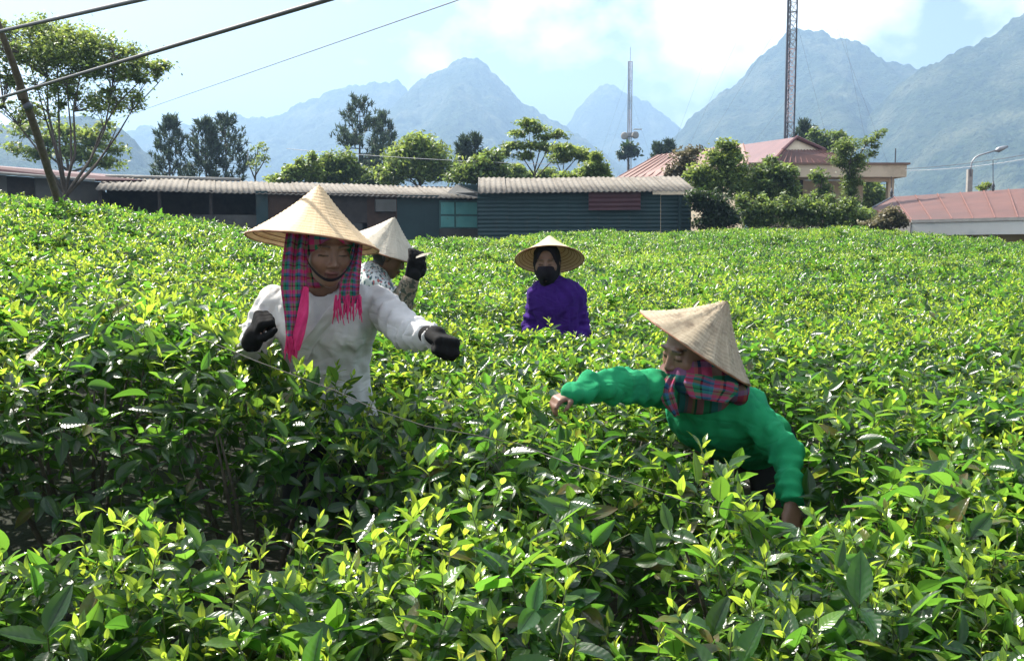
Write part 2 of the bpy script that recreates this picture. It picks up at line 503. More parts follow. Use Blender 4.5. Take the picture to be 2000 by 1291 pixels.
mountain('nearest dark forested slope rising to the right edge',
         [(1560, 440), (1620, 345), (1670, 265), (1720, 205), (1760, 165), (1795, 141), (1815, 130), (1850, 116), (1880, 98), (1900, 91), (1930, 74), (1962, 54), (1985, 38), (2000, 29), (2060, -5), (2150, -40), (2260, -50), (2400, 10), (2600, 150), (2850, 440)], 1180, 480, 31)
mountain('low wooded hill behind the broad tree and the long shed',
         [(-300, 300), (-100, 262), (60, 240), (150, 230), (200, 233), (225, 246), (255, 272), (285, 300), (320, 335), (370, 390), (420, 450)], 900, 300, 44)

# ================================================================== the air
def build_haze():
    me = MB().box((0, 1480, 240), (5200, 3500, 500)).mesh('haze', None)
    m = bpy.data.materials.new('haze_air'); m.use_nodes = True
    t = m.node_tree; t.nodes.clear()
    o = t.nodes.new('ShaderNodeOutputMaterial')
    v = t.nodes.new('ShaderNodeVolumePrincipled')
    v.inputs['Color'].default_value = (0.43, 0.67, 1.0, 1)
    v.inputs['Density'].default_value = 0.00052
    v.inputs['Anisotropy'].default_value = 0.25
    t.links.new(v.outputs['Volume'], o.inputs['Volume'])
    me.materials.append(m)
    ob = obj('haze', me)
    return tag(ob, 'pale blue haze filling the valley air', 'haze', kind='stuff')
build_haze()
# ================================================================== tea
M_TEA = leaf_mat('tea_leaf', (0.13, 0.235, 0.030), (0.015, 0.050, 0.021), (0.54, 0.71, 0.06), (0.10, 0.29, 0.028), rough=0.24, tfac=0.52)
M_STEM = pmat('tea_stem_green', (0.07, 0.11, 0.03), (0.10, 0.10, 0.04), 20, 0.6)
M_WOOD = pmat('tea_wood', (0.045, 0.035, 0.025), (0.09, 0.075, 0.055), 25, 0.9, 0.5, 60)

def leaf_arrays(L, W, nt_=7, bend=0.25, fold=0.25, wave=0.0, twist=0.0):
    """blade along +Y, midrib at x=0, top side +Z; pointed oval with folded halves and a drooping tip"""
    ss = np.array([-1, -0.5, 0, 0.5, 1.0]) if nt_ > 4 else np.array([-1, 0, 1.0])
    ts = np.linspace(0, 1, nt_ + 1)
    V = []; U = []
    for t in ts:
        w = W * 0.5 * max(0.02, (math.sin(math.pi * min(1, t ** 0.85)) ** 0.8) * (1 - 0.25 * t)) if 0 < t < 1 else W * 0.02
        for s in ss:
            x = s * w
            z = abs(s) * w * fold - bend * L * t * t + wave * L * math.sin(t * 11 + s) * abs(s) * 0.5
            y = L * t * (1 - 0.10 * bend * t)
            a = twist * t
            V.append((x * math.cos(a), y, z + x * math.sin(a))); U.append((s, t))
    n = len(ss)
    f = [(i * n + j, i * n + j + 1, (i + 1) * n + j + 1, (i + 1) * n + j) for i in range(nt_) for j in range(n - 1)]
    return np.array(V), f, np.array(U)

rl = random.Random(3)
def make_leaf_set(nt_):
    """variants in three ages: 0 young tip, 1 half grown, 2 mature"""
    out = []
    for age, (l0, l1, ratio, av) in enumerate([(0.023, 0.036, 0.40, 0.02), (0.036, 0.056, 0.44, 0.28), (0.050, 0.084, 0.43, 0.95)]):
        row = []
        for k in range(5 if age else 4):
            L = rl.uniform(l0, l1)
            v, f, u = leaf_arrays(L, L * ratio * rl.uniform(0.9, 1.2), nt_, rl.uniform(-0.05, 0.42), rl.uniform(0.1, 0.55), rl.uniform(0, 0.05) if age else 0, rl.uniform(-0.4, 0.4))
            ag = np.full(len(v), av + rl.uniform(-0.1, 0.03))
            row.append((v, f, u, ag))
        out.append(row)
    return out
LEAF_HI = make_leaf_set(7)
rl = random.Random(3)
LEAF_LO = make_leaf_set(3)

def make_sprig_plan(kind, rr):
    """list of (age, variant, 4x4) leaves and the stem points of one sprig; grows along +Z"""
    leaves = []
    if kind == 'flush':
        H = rr.uniform(0.06, 0.115); n = rr.randint(5, 7)
    elif kind == 'mature':
        H = rr.uniform(0.05, 0.10); n = rr.randint(5, 7)
    else:
        H = rr.uniform(0.10, 0.2); n = rr.randint(6, 8)
    lean = Vector((rr.uniform(-.25, .25), rr.uniform(-.25, .25), 1)).normalized()
    ph = rr.uniform(0, 6.28)
    pts = [Vector((0, 0, 0)) + lean * H * k / 4 + Vector((0, 0, -0.015 if k == 0 else 0)) for k in range(5)]
    for i in range(n):
        q = i / (n - 1)
        if kind == 'flush':
            age = 2 if q < 0.15 else (1 if q < 0.72 else 0)
            el = math.radians(18 + 58 * q + rr.uniform(-14, 14))
        elif kind == 'mature':
            age = 2 if rr.random() < 0.8 else 1
            el = math.radians(-5 + 40 * q + rr.uniform(-20, 20))
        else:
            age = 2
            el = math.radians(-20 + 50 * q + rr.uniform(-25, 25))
        az = ph + i * 2.4 + rr.uniform(-.4, .4)
        base = lean * H * (0.25 + 0.75 * q)
        R = Matrix.Rotation(az, 4, 'Z') @ Matrix.Rotation(el, 4, 'X') @ Matrix.Rotation(rr.uniform(-.5, .5), 4, 'Y')
        sc = rr.uniform(0.85, 1.15)
        M = Matrix.Translation(base) @ R @ Matrix.Scale(sc, 4)
        leaves.append((age, rr.randrange(4 if age == 0 else 5), M))
    return leaves, pts

def sprig_mesh(name, plans, leafset, stem_r=0.0013, stem_n=4):
    V = []; Fc = []; U = []; A = []; R = []; mi = []
    for leaves, pts, T in plans:
        for age, k, M in leaves:
            v, f, u, ag = leafset[age][k]
            Mn = np.array(T @ M)
            b = sum(len(a) for a in V)
            V.append(v @ Mn[:3, :3].T + Mn[:3, 3]); Fc += [tuple(i + b for i in q) for q in f]; U.append(u); A.append(ag)
            R.append(np.full(len(v), rl.random())); mi += [0] * len(f)
        if stem_n:
            mb = MB().tube([T @ p for p in pts], [stem_r * (1.5 - q * 0.2) for q in range(len(pts))], stem_n, False)
            b = sum(len(a) for a in V)
            V.append(np.array(mb.v)); Fc += [tuple(i + b for i in q) for q in mb.f]
            U.append(np.zeros((len(mb.v), 2)) + 0.5); A.append(np.full(len(mb.v), 0.5)); R.append(np.full(len(mb.v), 0.5)); mi += [1] * len(mb.f)
    me = mesh_from(name, np.concatenate(V), Fc, M_TEA, True, {'age': ('FLOAT', np.concatenate(A)), 'rnd': ('FLOAT', np.concatenate(R))}, np.concatenate(U))
    me.materials.append(M_STEM)
    me.polygons.foreach_set('material_index', np.array(mi, np.int32))
    return me

I4 = Matrix.Identity(4)
rp_ = random.Random(21)
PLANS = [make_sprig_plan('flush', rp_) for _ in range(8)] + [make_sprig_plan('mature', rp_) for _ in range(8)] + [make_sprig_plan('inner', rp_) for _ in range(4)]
pc_near = bpy.data.collections.new('sprig_kinds')
for i, (lv, pt) in enumerate(PLANS):
    pc_near.objects.link(bpy.data.objects.new('tea_sprig_%02d' % i, sprig_mesh('tea_sprig', [(lv, pt, I4)], LEAF_HI)))
# coarser, wider clumps for the far part of the field
pc_far = bpy.data.collections.new('clump_kinds')
for i in range(8):
    pl = []
    for k in range(7):
        lv, pt = PLANS[rp_.randrange(0, 8) if k % 2 == 0 and i < 5 or i < 2 else rp_.randrange(8, 16)]
        T = Matrix.Translation((rp_.uniform(-.13, .13), rp_.uniform(-.13, .13), rp_.uniform(-.05, .02))) @ Matrix.Rotation(rp_.uniform(0, 6.28), 4, 'Z') @ Matrix.Rotation(rp_.uniform(-.35, .35), 4, 'X')
        pl.append((lv, pt, T))
    pc_far.objects.link(bpy.data.objects.new('tea_clump_%02d' % i, sprig_mesh('tea_clump', pl, LEAF_LO, stem_n=0)))

def instancer_group(name, coll):
    g = bpy.data.node_groups.new(name, 'GeometryNodeTree')
    g.interface.new_socket('Geometry', in_out='INPUT', socket_type='NodeSocketGeometry')
    g.interface.new_socket('Geometry', in_out='OUTPUT', socket_type='NodeSocketGeometry')
    gi = g.nodes.new('NodeGroupInput'); go = g.nodes.new('NodeGroupOutput')
    iop = g.nodes.new('GeometryNodeInstanceOnPoints')
    ci = g.nodes.new('GeometryNodeCollectionInfo')
    ci.inputs['Collection'].default_value = coll
    ci.inputs['Separate Children'].default_value = True
    ci.inputs['Reset Children'].default_value = True
    def named(n, typ):
        a = g.nodes.new('GeometryNodeInputNamedAttribute'); a.data_type = typ; a.inputs['Name'].default_value = n
        return a.outputs['Attribute']
    er = g.nodes.new('FunctionNodeEulerToRotation')
    g.links.new(named('rot', 'FLOAT_VECTOR'), er.inputs[0])
    g.links.new(gi.outputs[0], iop.inputs['Points'])
    g.links.new(ci.outputs[0], iop.inputs['Instance'])
    iop.inputs['Pick Instance'].default_value = True
    g.links.new(named('idx', 'INT'), iop.inputs['Instance Index'])
    g.links.new(er.outputs[0], iop.inputs['Rotation'])
    g.links.new(named('scl', 'FLOAT'), iop.inputs['Scale'])
    g.links.new(iop.outputs[0], go.inputs[0])
    return g
G_NEAR = instancer_group('sprigs_on_points', pc_near)
G_FAR = instancer_group('clumps_on_points', pc_far)

def scatter_object(name, pos, rot, scl, idx, group, parent=None):
    me = bpy.data.meshes.new(name)
    me.vertices.add(len(pos)); me.vertices.foreach_set('co', np.asarray(pos, np.float32).ravel())
    for n, typ, d, key in (('rot', 'FLOAT_VECTOR', rot, 'vector'), ('scl', 'FLOAT', scl, 'value')):
        a = me.attributes.new(n, typ, 'POINT'); a.data.foreach_set(key, np.asarray(d, np.float32).ravel())
    a = me.attributes.new('idx', 'INT', 'POINT'); a.data.foreach_set('value', np.asarray(idx, np.int32))
    me.materials.append(M_TEA)
    o = obj(name, me, parent)
    md = o.modifiers.new('scatter', 'NODES'); md.node_group = group
    return o

# people stand here: keep sprigs out of their bodies (filled again by the person builder's data)
BODIES = [  # x, y, radius, from z
    tuple(P(640, 735, 3.42)[:2]) + (0.17,), tuple(P(1088, 650, 6.3)[:2]) + (0.17,), tuple(P(708, 640, 5.5)[:2]) + (0.17,),
    tuple(P(1465, 850, 3.78)[:2]) + (0.20,), tuple(P(1420, 840, 3.45)[:2]) + (0.19,),
]
def clear_of_people(x, y):
    k = np.ones(len(x), bool)
    for bx, by, r in BODIES:
        k &= np.hypot(x - bx, y - by) > r
    return k

def sample_band(y0, y1, dens, side=0.80, extra=0.6):
    """uniform random points of the visible wedge (with a margin at the sides)"""
    A = (side * (y1 * y1 - y0 * y0) + 2 * extra * (y1 - y0))
    n = int(A * dens)
    wmax = side * y1 + extra
    y = RNG.uniform(y0, y1, int(n * 2.2)); x = RNG.uniform(-wmax, wmax, len(y))
    k = np.abs(x) < side * y + extra
    x, y = x[k][:n], y[k][:n]
    k = (y < crest(x, y) + 0.9) & clear_of_people(x, y)
    return x[k], y[k]

def place(x, y, zoff, tilt, kinds, smin, smax):
    e = 0.05
    z = canopy(x, y)
    gx = (canopy(x + e, y) - z) / e; gy = (canopy(x, y + e) - z) / e
    az = RNG.uniform(0, 6.283, len(x))
    # lean along the slope plus a random lean
    rx = np.clip(np.arctan(gy), -0.7, 0.7) * 0.55 + RNG.normal(0, tilt, len(x))
    ry = -np.clip(np.arctan(gx), -0.7, 0.7) * 0.55 + RNG.normal(0, tilt, len(x))
    # rotation about z first (own axis), then lean: euler XYZ = Rz*Ry*Rx, so build by matrices
    cz, sz = np.cos(az), np.sin(az)
    nrm = np.stack([np.sin(ry), -np.sin(rx), np.ones(len(x))], -1); nrm /= np.linalg.norm(nrm, axis=1)[:, None]
    t = np.stack([cz, sz, np.zeros(len(x))], -1); t -= nrm * (t * nrm).sum(1)[:, None]; t /= np.linalg.norm(t, axis=1)[:, None]
    b = np.cross(nrm, t)
    R = np.stack([t, b, nrm], -1)                       # columns
    eul = np.stack([np.arctan2(R[:, 2, 1], R[:, 2, 2]), -np.arcsin(np.clip(R[:, 2, 0], -1, 1)), np.arctan2(R[:, 1, 0], R[:, 0, 0])], -1)
    pos = np.stack([x, y, z + zoff], -1)
    idx = np.asarray(kinds)[RNG.integers(0, len(kinds), len(x))]
    return pos, eul, RNG.uniform(smin, smax, len(x)), idx, R

FL, MA, IN = list(range(0, 8)), list(range(8, 16)), list(range(16, 20))
def thin(x, y, keep_in_gap=0.25):
    """fewer sprigs in the furrows; patchy flush"""
    g = gapdepth(x, y)
    return RNG.random(len(x)) > (1 - keep_in_gap) * np.clip(g / 0.3, 0, 1)

near = []; far = []
def band(y0, y1, dens, zlo, zhi, tilt, kinds, smin, smax, gapkeep=1.0, noise_cut=None, store=near):
    x, y = sample_band(y0, y1, dens)
    k = thin(x, y, gapkeep)
    if noise_cut:
        k &= fbm(x * 1.7 + 31, y * 1.7, 3, 55) + RNG.normal(0, 0.08, len(x)) > noise_cut
    x, y = x[k], y[k]
    pl_ = list(place(x, y, RNG.uniform(zlo, zhi, len(x)), tilt, kinds, smin, smax))
    if store is far:                        # patches rich in young flush beside patches of older leaf
        fn_ = fbm(x * 0.55 + 3, y * 0.8, 3, 66) + RNG.normal(0, .1, len(x))
        pl_[3] = np.where(fn_ > .55, RNG.integers(0, 4, len(x)), RNG.integers(2, 8, len(x)))
    store.append(tuple(pl_))
NEARY = 8.5
band(1.05, NEARY, 165, -0.10, -0.02, 0.40, MA, 0.85, 1.25, 0.40)
band(1.05, NEARY, 300, -0.10, 0.02, 0.30, FL, 0.80, 1.15, 0.10, 0.33)
band(1.05, NEARY, 24, 0.0, 0.06, 0.22, FL, 1.0, 1.35, 0.0)
band(3.1, NEARY, 90, -0.10, -0.01, 0.40, MA, 0.85, 1.2, 0.2)
band(3.1, NEARY, 120, -0.09, 0.01, 0.30, FL, 0.85, 1.1, 0.1, 0.40)
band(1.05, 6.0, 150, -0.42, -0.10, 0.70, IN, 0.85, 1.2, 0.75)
# steep sides of the bushes along the furrows
for gx, gy, rx, ry, dep in GAPS[:9]:
    n = int(170 * (rx * 2 + 0.3) * (ry * 2 + 0.5))
    x = gx + RNG.uniform(-1.4, 1.4, n) * rx; y = gy + RNG.uniform(-0.2, 2.2, n) * ry
    g = gapdepth(x, y); k = (g > 0.04) & clear_of_people(x, y) & (g < dep * 0.75)
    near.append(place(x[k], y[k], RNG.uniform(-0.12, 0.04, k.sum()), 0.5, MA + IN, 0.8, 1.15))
POS, EUL, SCL, IDX, ROT = [np.concatenate([n[i] for n in near]) for i in range(5)]
SCL = SCL * (1.0 - 0.24 * sstep(2.3, 4.2, POS[:, 1]))     # plucked shorter and finer away from the path

band(NEARY, 16, 115, -0.07, 0.0, 0.25, [0, 1, 2, 3, 4, 5, 6, 7], 0.68, 0.95, 1, None, far)
band(16, 31, 80, -0.07, 0.01, 0.25, [0, 1, 2, 3, 4, 5, 6, 7], 0.75, 1.05, 1, None, far)
fP, fE, fS, fI, _ = [np.concatenate([n[i] for n in far]) for i in range(5)]
far_field = scatter_object('tea_field', fP, fE, fS, fI, G_FAR)
tag(far_field, 'continuous bright green tea canopy stretching back to the sheds', 'tea field', kind='stuff')

# ---- the foreground bushes: things with stems, single leaves and a mass of inner foliage
BUSH = [  # centre x, y, label
    (-0.95, 1.75, 'tea bush filling the bottom left corner, cropped by the lower edge'),
    (-0.42, 1.72, 'tea bush at the bottom edge left of centre, before the dark furrow'),
    (0.04, 1.78, 'tea bush at the middle of the bottom edge'),
    (0.50, 1.78, 'tea bush at the bottom edge right of the dark hollow'),
    (1.00, 1.85, 'tea bush filling the bottom right corner'),
    (-0.28, 2.45, 'tea bush below the outstretched gloved fist of the woman in white'),
    (0.14, 2.75, 'tea bush under the outstretched green sleeve'),
    (0.62, 2.45, 'tea bush in front of the bending woman in green'),
    (1.18, 2.65, 'tea bush right of the bent elbow of the woman in green'),
    (-1.35, 3.05, 'shaded tea bush at the left edge behind the dark furrow'),
    (-0.78, 2.98, 'tea bush in front of the woman in white, its near side in deep shade'),
    (0.12, 3.45, 'tea bush between the gloved fist and the green cuff'),
    (1.45, 3.45, 'tea bush at the right edge level with the conical hat of the woman in green'),
]
bc = np.array([(b[0], b[1]) for b in BUSH])
d2 = np.hypot(POS[:, 0, None] - bc[:, 0], (POS[:, 1, None] - bc[:, 1]) * 1.05)
own = np.argmin(d2, 1); own[np.min(d2, 1) > 0.46] = -1
own[POS[:, 1] > 3.95] = -1
leafmesh = {}
def leaf_mesh(age, k):
    if (age, k) not in leafmesh:
        v, f, u, ag = LEAF_HI[age][k]
        leafmesh[(age, k)] = mesh_from('leaf', v, f, M_TEA, True, {'age': ('FLOAT', ag), 'rnd': ('FLOAT', np.full(len(v), rl.random()))}, u)
    return leafmesh[(age, k)]

MAXLEAF = 140
for bi, (bx, by, lab) in enumerate(BUSH):
    sel = np.where(own == bi)[0]
    gz = float(ground(np.array([bx]), np.array([by]))[0])
    root = empty('tea_bush', (bx, by, gz), lab, 'tea bush', 'tea bushes in the foreground')
    # largest, highest sprigs in the frame become single leaves
    pxs, pys = proj(POS[sel])
    hgt = POS[sel, 2] - canopy(POS[sel, 0], POS[sel, 1])
    inside = (pxs > -20) & (pxs < 2020) & (pys < 1330)
    score = (hgt * 6 + RNG.uniform(0, 0.25, len(sel))) + inside * 5 - POS[sel, 1] * 0.15
    order = sel[np.argsort(-score)]
    single = []; nl = 0
    for s in order:
        if nl > MAXLEAF: break
        single.append(s); nl += len(PLANS[IDX[s]][0])
    stems = MB()
    for s in single:
        M = Matrix([list(map(float, ROT[s][r])) + [float(POS[s][r])] for r in range(3)] + [[0, 0, 0, 1]]) @ Matrix.Scale(float(SCL[s]), 4)
        leaves, pts = PLANS[IDX[s]]
        for age, k, LM in leaves:
            o = bpy.data.objects.new('leaf', leaf_mesh(age, k))
            o.parent = root
            o.matrix_basis = Matrix.Translation((-bx, -by, -gz)) @ M @ LM
            COL.objects.link(o)
        stems.tube([M @ p for p in pts], [0.0019, 0.0017, 0.0015, 0.0013, 0.0011], 5, False)
    sh_ = stems.build('shoots', M_STEM, root, True); sh_['kind'] = 'stuff'
    rest = np.setdiff1d(sel, np.array(single))
    fo = scatter_object('foliage', POS[rest] - np.array([bx, by, gz]), EUL[rest], SCL[rest], IDX[rest], G_NEAR, root)
    tag(fo, kind='stuff')
    wood = MB()
    rr = random.Random(bi)
    top = float(canopy(np.array([bx]), np.array([by]))[0])
    wood.tube([(bx, by, gz - 0.05), (bx + .01, by, gz + .09), (bx, by + .01, gz + .2)], [0.03, 0.024, 0.019], 8)
    for k in range(9):
        a = rr.uniform(0, 6.28); r = rr.uniform(.12, .38)
        ex, ey = bx + math.cos(a) * r, by + math.sin(a) * r
        ez = float(canopy(np.array([ex]), np.array([ey]))[0]) - 0.06
        h = max(ez - gz, 0.15)
        wood.tube([(bx, by, gz + .08), (bx + .35 * (ex - bx), by + .35 * (ey - by), gz + .35 * h), (bx + .75 * (ex - bx) + rr.uniform(-.03, .03), by + .75 * (ey - by), gz + .72 * h), (ex, ey, gz + h)], [.013, .010, .006, .003], 6)
    wb_ = wood.build('branches', M_WOOD, root, True); wb_['kind'] = 'stuff'
rest = np.where(own < 0)[0]
nf = scatter_object('tea_field', POS[rest], EUL[rest], SCL[rest], IDX[rest], G_NEAR)
tag(nf, 'tea canopy around the pickers, between the foreground bushes and the far field', 'tea field', kind='stuff')
# ================================================================== sheds and houses
M_FIBRO = pmat('weathered_fibre_cement', (0.115, 0.10, 0.082), (0.20, 0.18, 0.15), 2.2, 0.95, 0.3, 40, c3=(0.08, 0.066, 0.05), s3=1.3, t3=(0.5, 0.72))
M_TEALWALL = pmat('dark_teal_sheet_metal', (0.006, 0.032, 0.038), (0.012, 0.046, 0.050), 1.6, 0.55, 0.15, 20, c3=(0.05, 0.045, 0.035), s3=1.1, t3=(0.6, 0.75))
M_MAROON = pmat('maroon_sheet_metal', (0.055, 0.014, 0.02), (0.075, 0.022, 0.028), 2.0, 0.6, 0.1, 15)
M_SHUTTER = pmat('turquoise_shutter_paint', (0.085, 0.30, 0.29), (0.12, 0.36, 0.34), 3.0, 0.6, 0.1, 20, c3=(0.10, 0.16, 0.13), s3=3.0, t3=(0.58, 0.72))
M_SHUTFRAME = pmat('shutter_frame', (0.05, 0.13, 0.13), (0.08, 0.17, 0.16), 5, 0.7)
M_BLOCK = pmat('grey_block_wall', (0.06, 0.06, 0.06), (0.10, 0.098, 0.092), 3.0, 0.95, 0.4, 30, c3=(0.06, 0.06, 0.055), s3=1.5)
M_PLASTER = pmat('grey_plaster', (0.10, 0.10, 0.094), (0.15, 0.145, 0.135), 1.5, 0.95, 0.2, 25, c3=(0.10, 0.10, 0.09), s3=0.8)
M_BOARD = pmat('brown_board', (0.05, 0.028, 0.02), (0.08, 0.045, 0.03), 4, 0.85, 0.2, 30)
M_DARKBOARD = pmat('dark_boards', (0.035, 0.03, 0.028), (0.06, 0.05, 0.045), 4, 0.9, 0.3, 30)
M_REDROOF = pmat('maroon_fascia', (0.055, 0.012, 0.016), (0.08, 0.018, 0.022), 2, 0.7, 0.1)
M_RUST = pmat('rust_red_roof_metal', (0.085, 0.033, 0.025), (0.125, 0.050, 0.038), 0.9, 0.65, 0.2, 14, c3=(0.075, 0.036, 0.03), s3=0.35, t3=(0.45, 0.7))
M_RUST2 = pmat('pale_rust_roof_metal', (0.16, 0.088, 0.068), (0.22, 0.125, 0.098), 0.9, 0.6, 0.2, 14, c3=(0.16, 0.075, 0.055), s3=0.5)
M_RUST3 = pmat('dark_red_roof_metal', (0.085, 0.030, 0.034), (0.125, 0.048, 0.050), 0.9, 0.6, 0.2, 14)
M_SEAM = pmat('roof_seam', (0.15, 0.065, 0.05), (0.19, 0.085, 0.068), 3, 0.7)
M_CREAM = pmat('cream_plaster', (0.60, 0.49, 0.34), (0.68, 0.57, 0.41), 0.8, 0.9, 0.1, 12, c3=(0.40, 0.32, 0.22), s3=0.9, t3=(0.55, 0.8))
M_YELLOW = pmat('ochre_plaster', (0.34, 0.26, 0.12), (0.42, 0.33, 0.17), 0.8, 0.9, 0.1, 12)
M_WHITE = pmat('white_fascia', (0.60, 0.58, 0.52), (0.68, 0.66, 0.60), 0.9, 0.9, 0.1, 12, c3=(0.40, 0.42, 0.40), s3=1.2, t3=(0.55, 0.8))
M_CONC = pmat('concrete', (0.26, 0.25, 0.23), (0.36, 0.34, 0.31), 3, 0.95, 0.3, 20)
M_EDGE = pmat('slab_edge_brown', (0.17, 0.10, 0.07), (0.24, 0.15, 0.11), 2, 0.9)
M_STEEL = pmat('galvanised_steel', (0.22, 0.23, 0.25), (0.32, 0.33, 0.35), 3, 0.5, metal=0.6)
M_DARKSTEEL = pmat('dark_painted_steel', (0.05, 0.06, 0.075), (0.08, 0.09, 0.11), 3, 0.6)
M_REDWHITE = pmat('faded_mast_paint', (0.42, 0.30, 0.31), (0.55, 0.52, 0.53), 0.25, 0.6)
M_CABLE = pmat('black_cable_sheath', (0.030, 0.030, 0.030), (0.05, 0.05, 0.05), 8, 0.55)
M_WIRE = pmat('thin_wire', (0.10, 0.11, 0.13), (0.14, 0.15, 0.17), 8, 0.5)
M_POLE = pmat('weathered_pole_wood', (0.085, 0.065, 0.048), (0.15, 0.12, 0.09), 6, 0.9, 0.5, 40, stretch=(6, 6, 1))
M_PANEL = pmat('white_box_enamel', (0.40, 0.40, 0.38), (0.48, 0.48, 0.46), 5, 0.6)

V3 = lambda p: Vector([float(k) for k in p])
def frame(ex, up):
    ex = ex.normalized(); n = ex.cross(up).normalized()
    return ex, up, n

def corr_sheet(name, w, l, pitch, amp, mat, thick=0.006):
    """corrugated sheet: waves across x, length along y, top side +z; closed, with thickness"""
    n = max(4, int(round(w / pitch)) * 8)
    xs = np.linspace(0, w, n + 1); z = amp * np.cos(xs / pitch * 2 * math.pi)
    V = []; 
    for y in (0, l):
        for dz in (0, -thick):
            V += [(x, y, zz + dz) for x, zz in zip(xs, z)]
    m = n + 1; f = []
    for i in range(n):
        f.append((i, i + 1, 2 * m + i + 1, 2 * m + i))
        f.append((m + i + 1, m + i, 3 * m + i, 3 * m + i + 1))
        f.append((i + 1, i, m + i, m + i + 1))
        f.append((2 * m + i, 2 * m + i + 1, 3 * m + i + 1, 3 * m + i))
    me = mesh_from(name, V, f, mat, True)
    return me

def place_mesh(name, me, parent, origin, ex, ey):
    ex = ex.normalized(); ez = ex.cross(ey).normalized(); ey = ez.cross(ex).normalized()
    o = bpy.data.objects.new(name, me); o.parent = parent
    L = parent_world(parent); t = origin - L
    o.matrix_basis = Matrix(((ex.x, ey.x, ez.x, t.x), (ex.y, ey.y, ez.y, t.y), (ex.z, ey.z, ez.z, t.z), (0, 0, 0, 1)))
    COL.objects.link(o)
    return o

def wall_box(a, b, z0, z1, th, name, mat, parent, inset=0.0):
    """upright slab between plan points a, b"""
    a = V3((a[0], a[1], 0)); b = V3((b[0], b[1], 0)); d = (b - a); L = d.length
    c = (a + b) / 2; n = Vector((-d.y, d.x, 0)).normalized()
    c = c + n * inset
    mb = MB().box((c.x, c.y, (z0 + z1) / 2), (L, th, z1 - z0), math.atan2(d.y, d.x))
    return mb.build(name, mat, parent)

rs = random.Random(5)
SHEET = corr_sheet('roof_sheet', 0.885, 2.95, 0.177, 0.017, M_FIBRO)
def fibro_roof(root, eL, eR, depth, rise, rows=1):
    d = eR - eL; n = max(1, round(d.length / 0.84)); ex = d.normalized()
    for r in range(rows):
        for i in range(n):
            o = eL + d * (i / n)
            es = (depth.normalized() * math.cos(rise) + Vector((0, 0, math.sin(rise)))).normalized()
            o = o + es * (r * 1.40 - 0.16 + rs.uniform(-.025, .025)) + Vector((0, 0, 0.03 + 0.014 * r + rs.uniform(0, .008)))
            ey = (es + Vector((0, 0, rs.uniform(-.006, .006)))).normalized()
            place_mesh('roof_sheet', SHEET, root, o, ex + ey * rs.uniform(-.004, .004), ey)

# ---- shed A: long low shed with open bays
zA = -0.2
aL, aR = V3(P(187, 372, 30.0)), V3(P(936, 389, 33.4))
depA = Vector((-(aR - aL).y, (aR - aL).x, 0)).normalized()
A = empty('long_shed', (float((aL.x + aR.x) / 2), float((aL.y + aR.y) / 2), zA), 'long low shed with grey corrugated roof, dark open bays and turquoise shutters', 'shed')
fibro_roof(A, aL, aR, depA, math.radians(10.5))
tcap = aL + depA * 2.86 + Vector((0, 0, .60)); tcap2 = aR + depA * 2.86 + Vector((0, 0, .60))
MB().tube([tcap, tcap.lerp(tcap2, .36)], 0.06, 8).build('ridge_cap', M_CONC, A, True)
def aw(p0, p1, z0, z1, name, mat, th=0.08, inset=0.1):
    def at(px):
        t = (px - 187) / (936 - 187); return aL.lerp(aR, t)
    q0, q1 = at(p0), at(p1)
    return wall_box(q0, q1, z0, z1, th, name, mat, A, inset)
def zat(py, Y=31.5): return float(1.5 + (470 - py) / F * Y)
zt = zat(381, 31.5) + .10
aw(187, 480, zA, zat(421), 'block_wall', M_BLOCK, 0.14)
aw(480, 503, zA, zt, 'post', M_TEALWALL, 0.12, 0.06)
aw(503, 598, zA, zt - .02, 'board_panel', M_BOARD, 0.06)
aw(598, 690, zA, zat(436, 32), 'block_wall', M_BLOCK, 0.14)
aw(598, 700, zat(436, 32) + .01, zt - .04, 'board_panel', M_DARKBOARD, 0.05)
aw(700, 762, zA, zt - .05, 'board_panel', M_BOARD, 0.05)
aw(716, 758, zat(414, 32.4), zat(391, 32.4), 'junction_box', M_PLASTER, 0.25, -0.03)
for k in range(3):
    aw(762 + k * 29.5, 762 + (k + 1) * 29.5, zA, zt - .06, 'wall_sheet', M_TEALWALL, 0.04, 0.1 + .008 * (k % 2))
aw(851, 934, zA, zat(447, 33), 'block_wall', M_BLOCK, 0.14)
win = aw(851, 934, zat(447, 33) + .01, zat(392, 33), 'window', M_SHUTFRAME, 0.05, 0.08)
for (a_, b_) in ((854, 882), (886, 931)):
    for (c_, d_) in ((444, 423), (419, 396)):
        o = aw(a_, b_, zat(c_, 33), zat(d_, 33), 'shutter', M_SHUTTER, 0.05, 0.04)
        o.parent = win; o.location = Vector(o.location) - Vector(win.location)
aw(190, 932, zA, zt + .36, 'back_wall', M_DARKBOARD, 0.12, 2.6)
for s, q in ((0, aL), (1, aR)):
    q0 = q + depA * 0.2; q1 = q + depA * 2.7
    wall_box(q0 + (aR - aL).normalized() * (0.1 if s == 0 else -0.25), q1 + (aR - aL).normalized() * (0.1 if s == 0 else -0.25), zA, zt - .05, 0.1, 'side_wall', M_DARKBOARD, A)
for px in (300, 395):
    q = aL.lerp(aR, (px - 187) / 749.) + depA * .12
    MB().box((q.x, q.y, (zat(421) + zt) / 2), (.09, .09, zt - zat(421))).build('post', M_DARKBOARD, A)

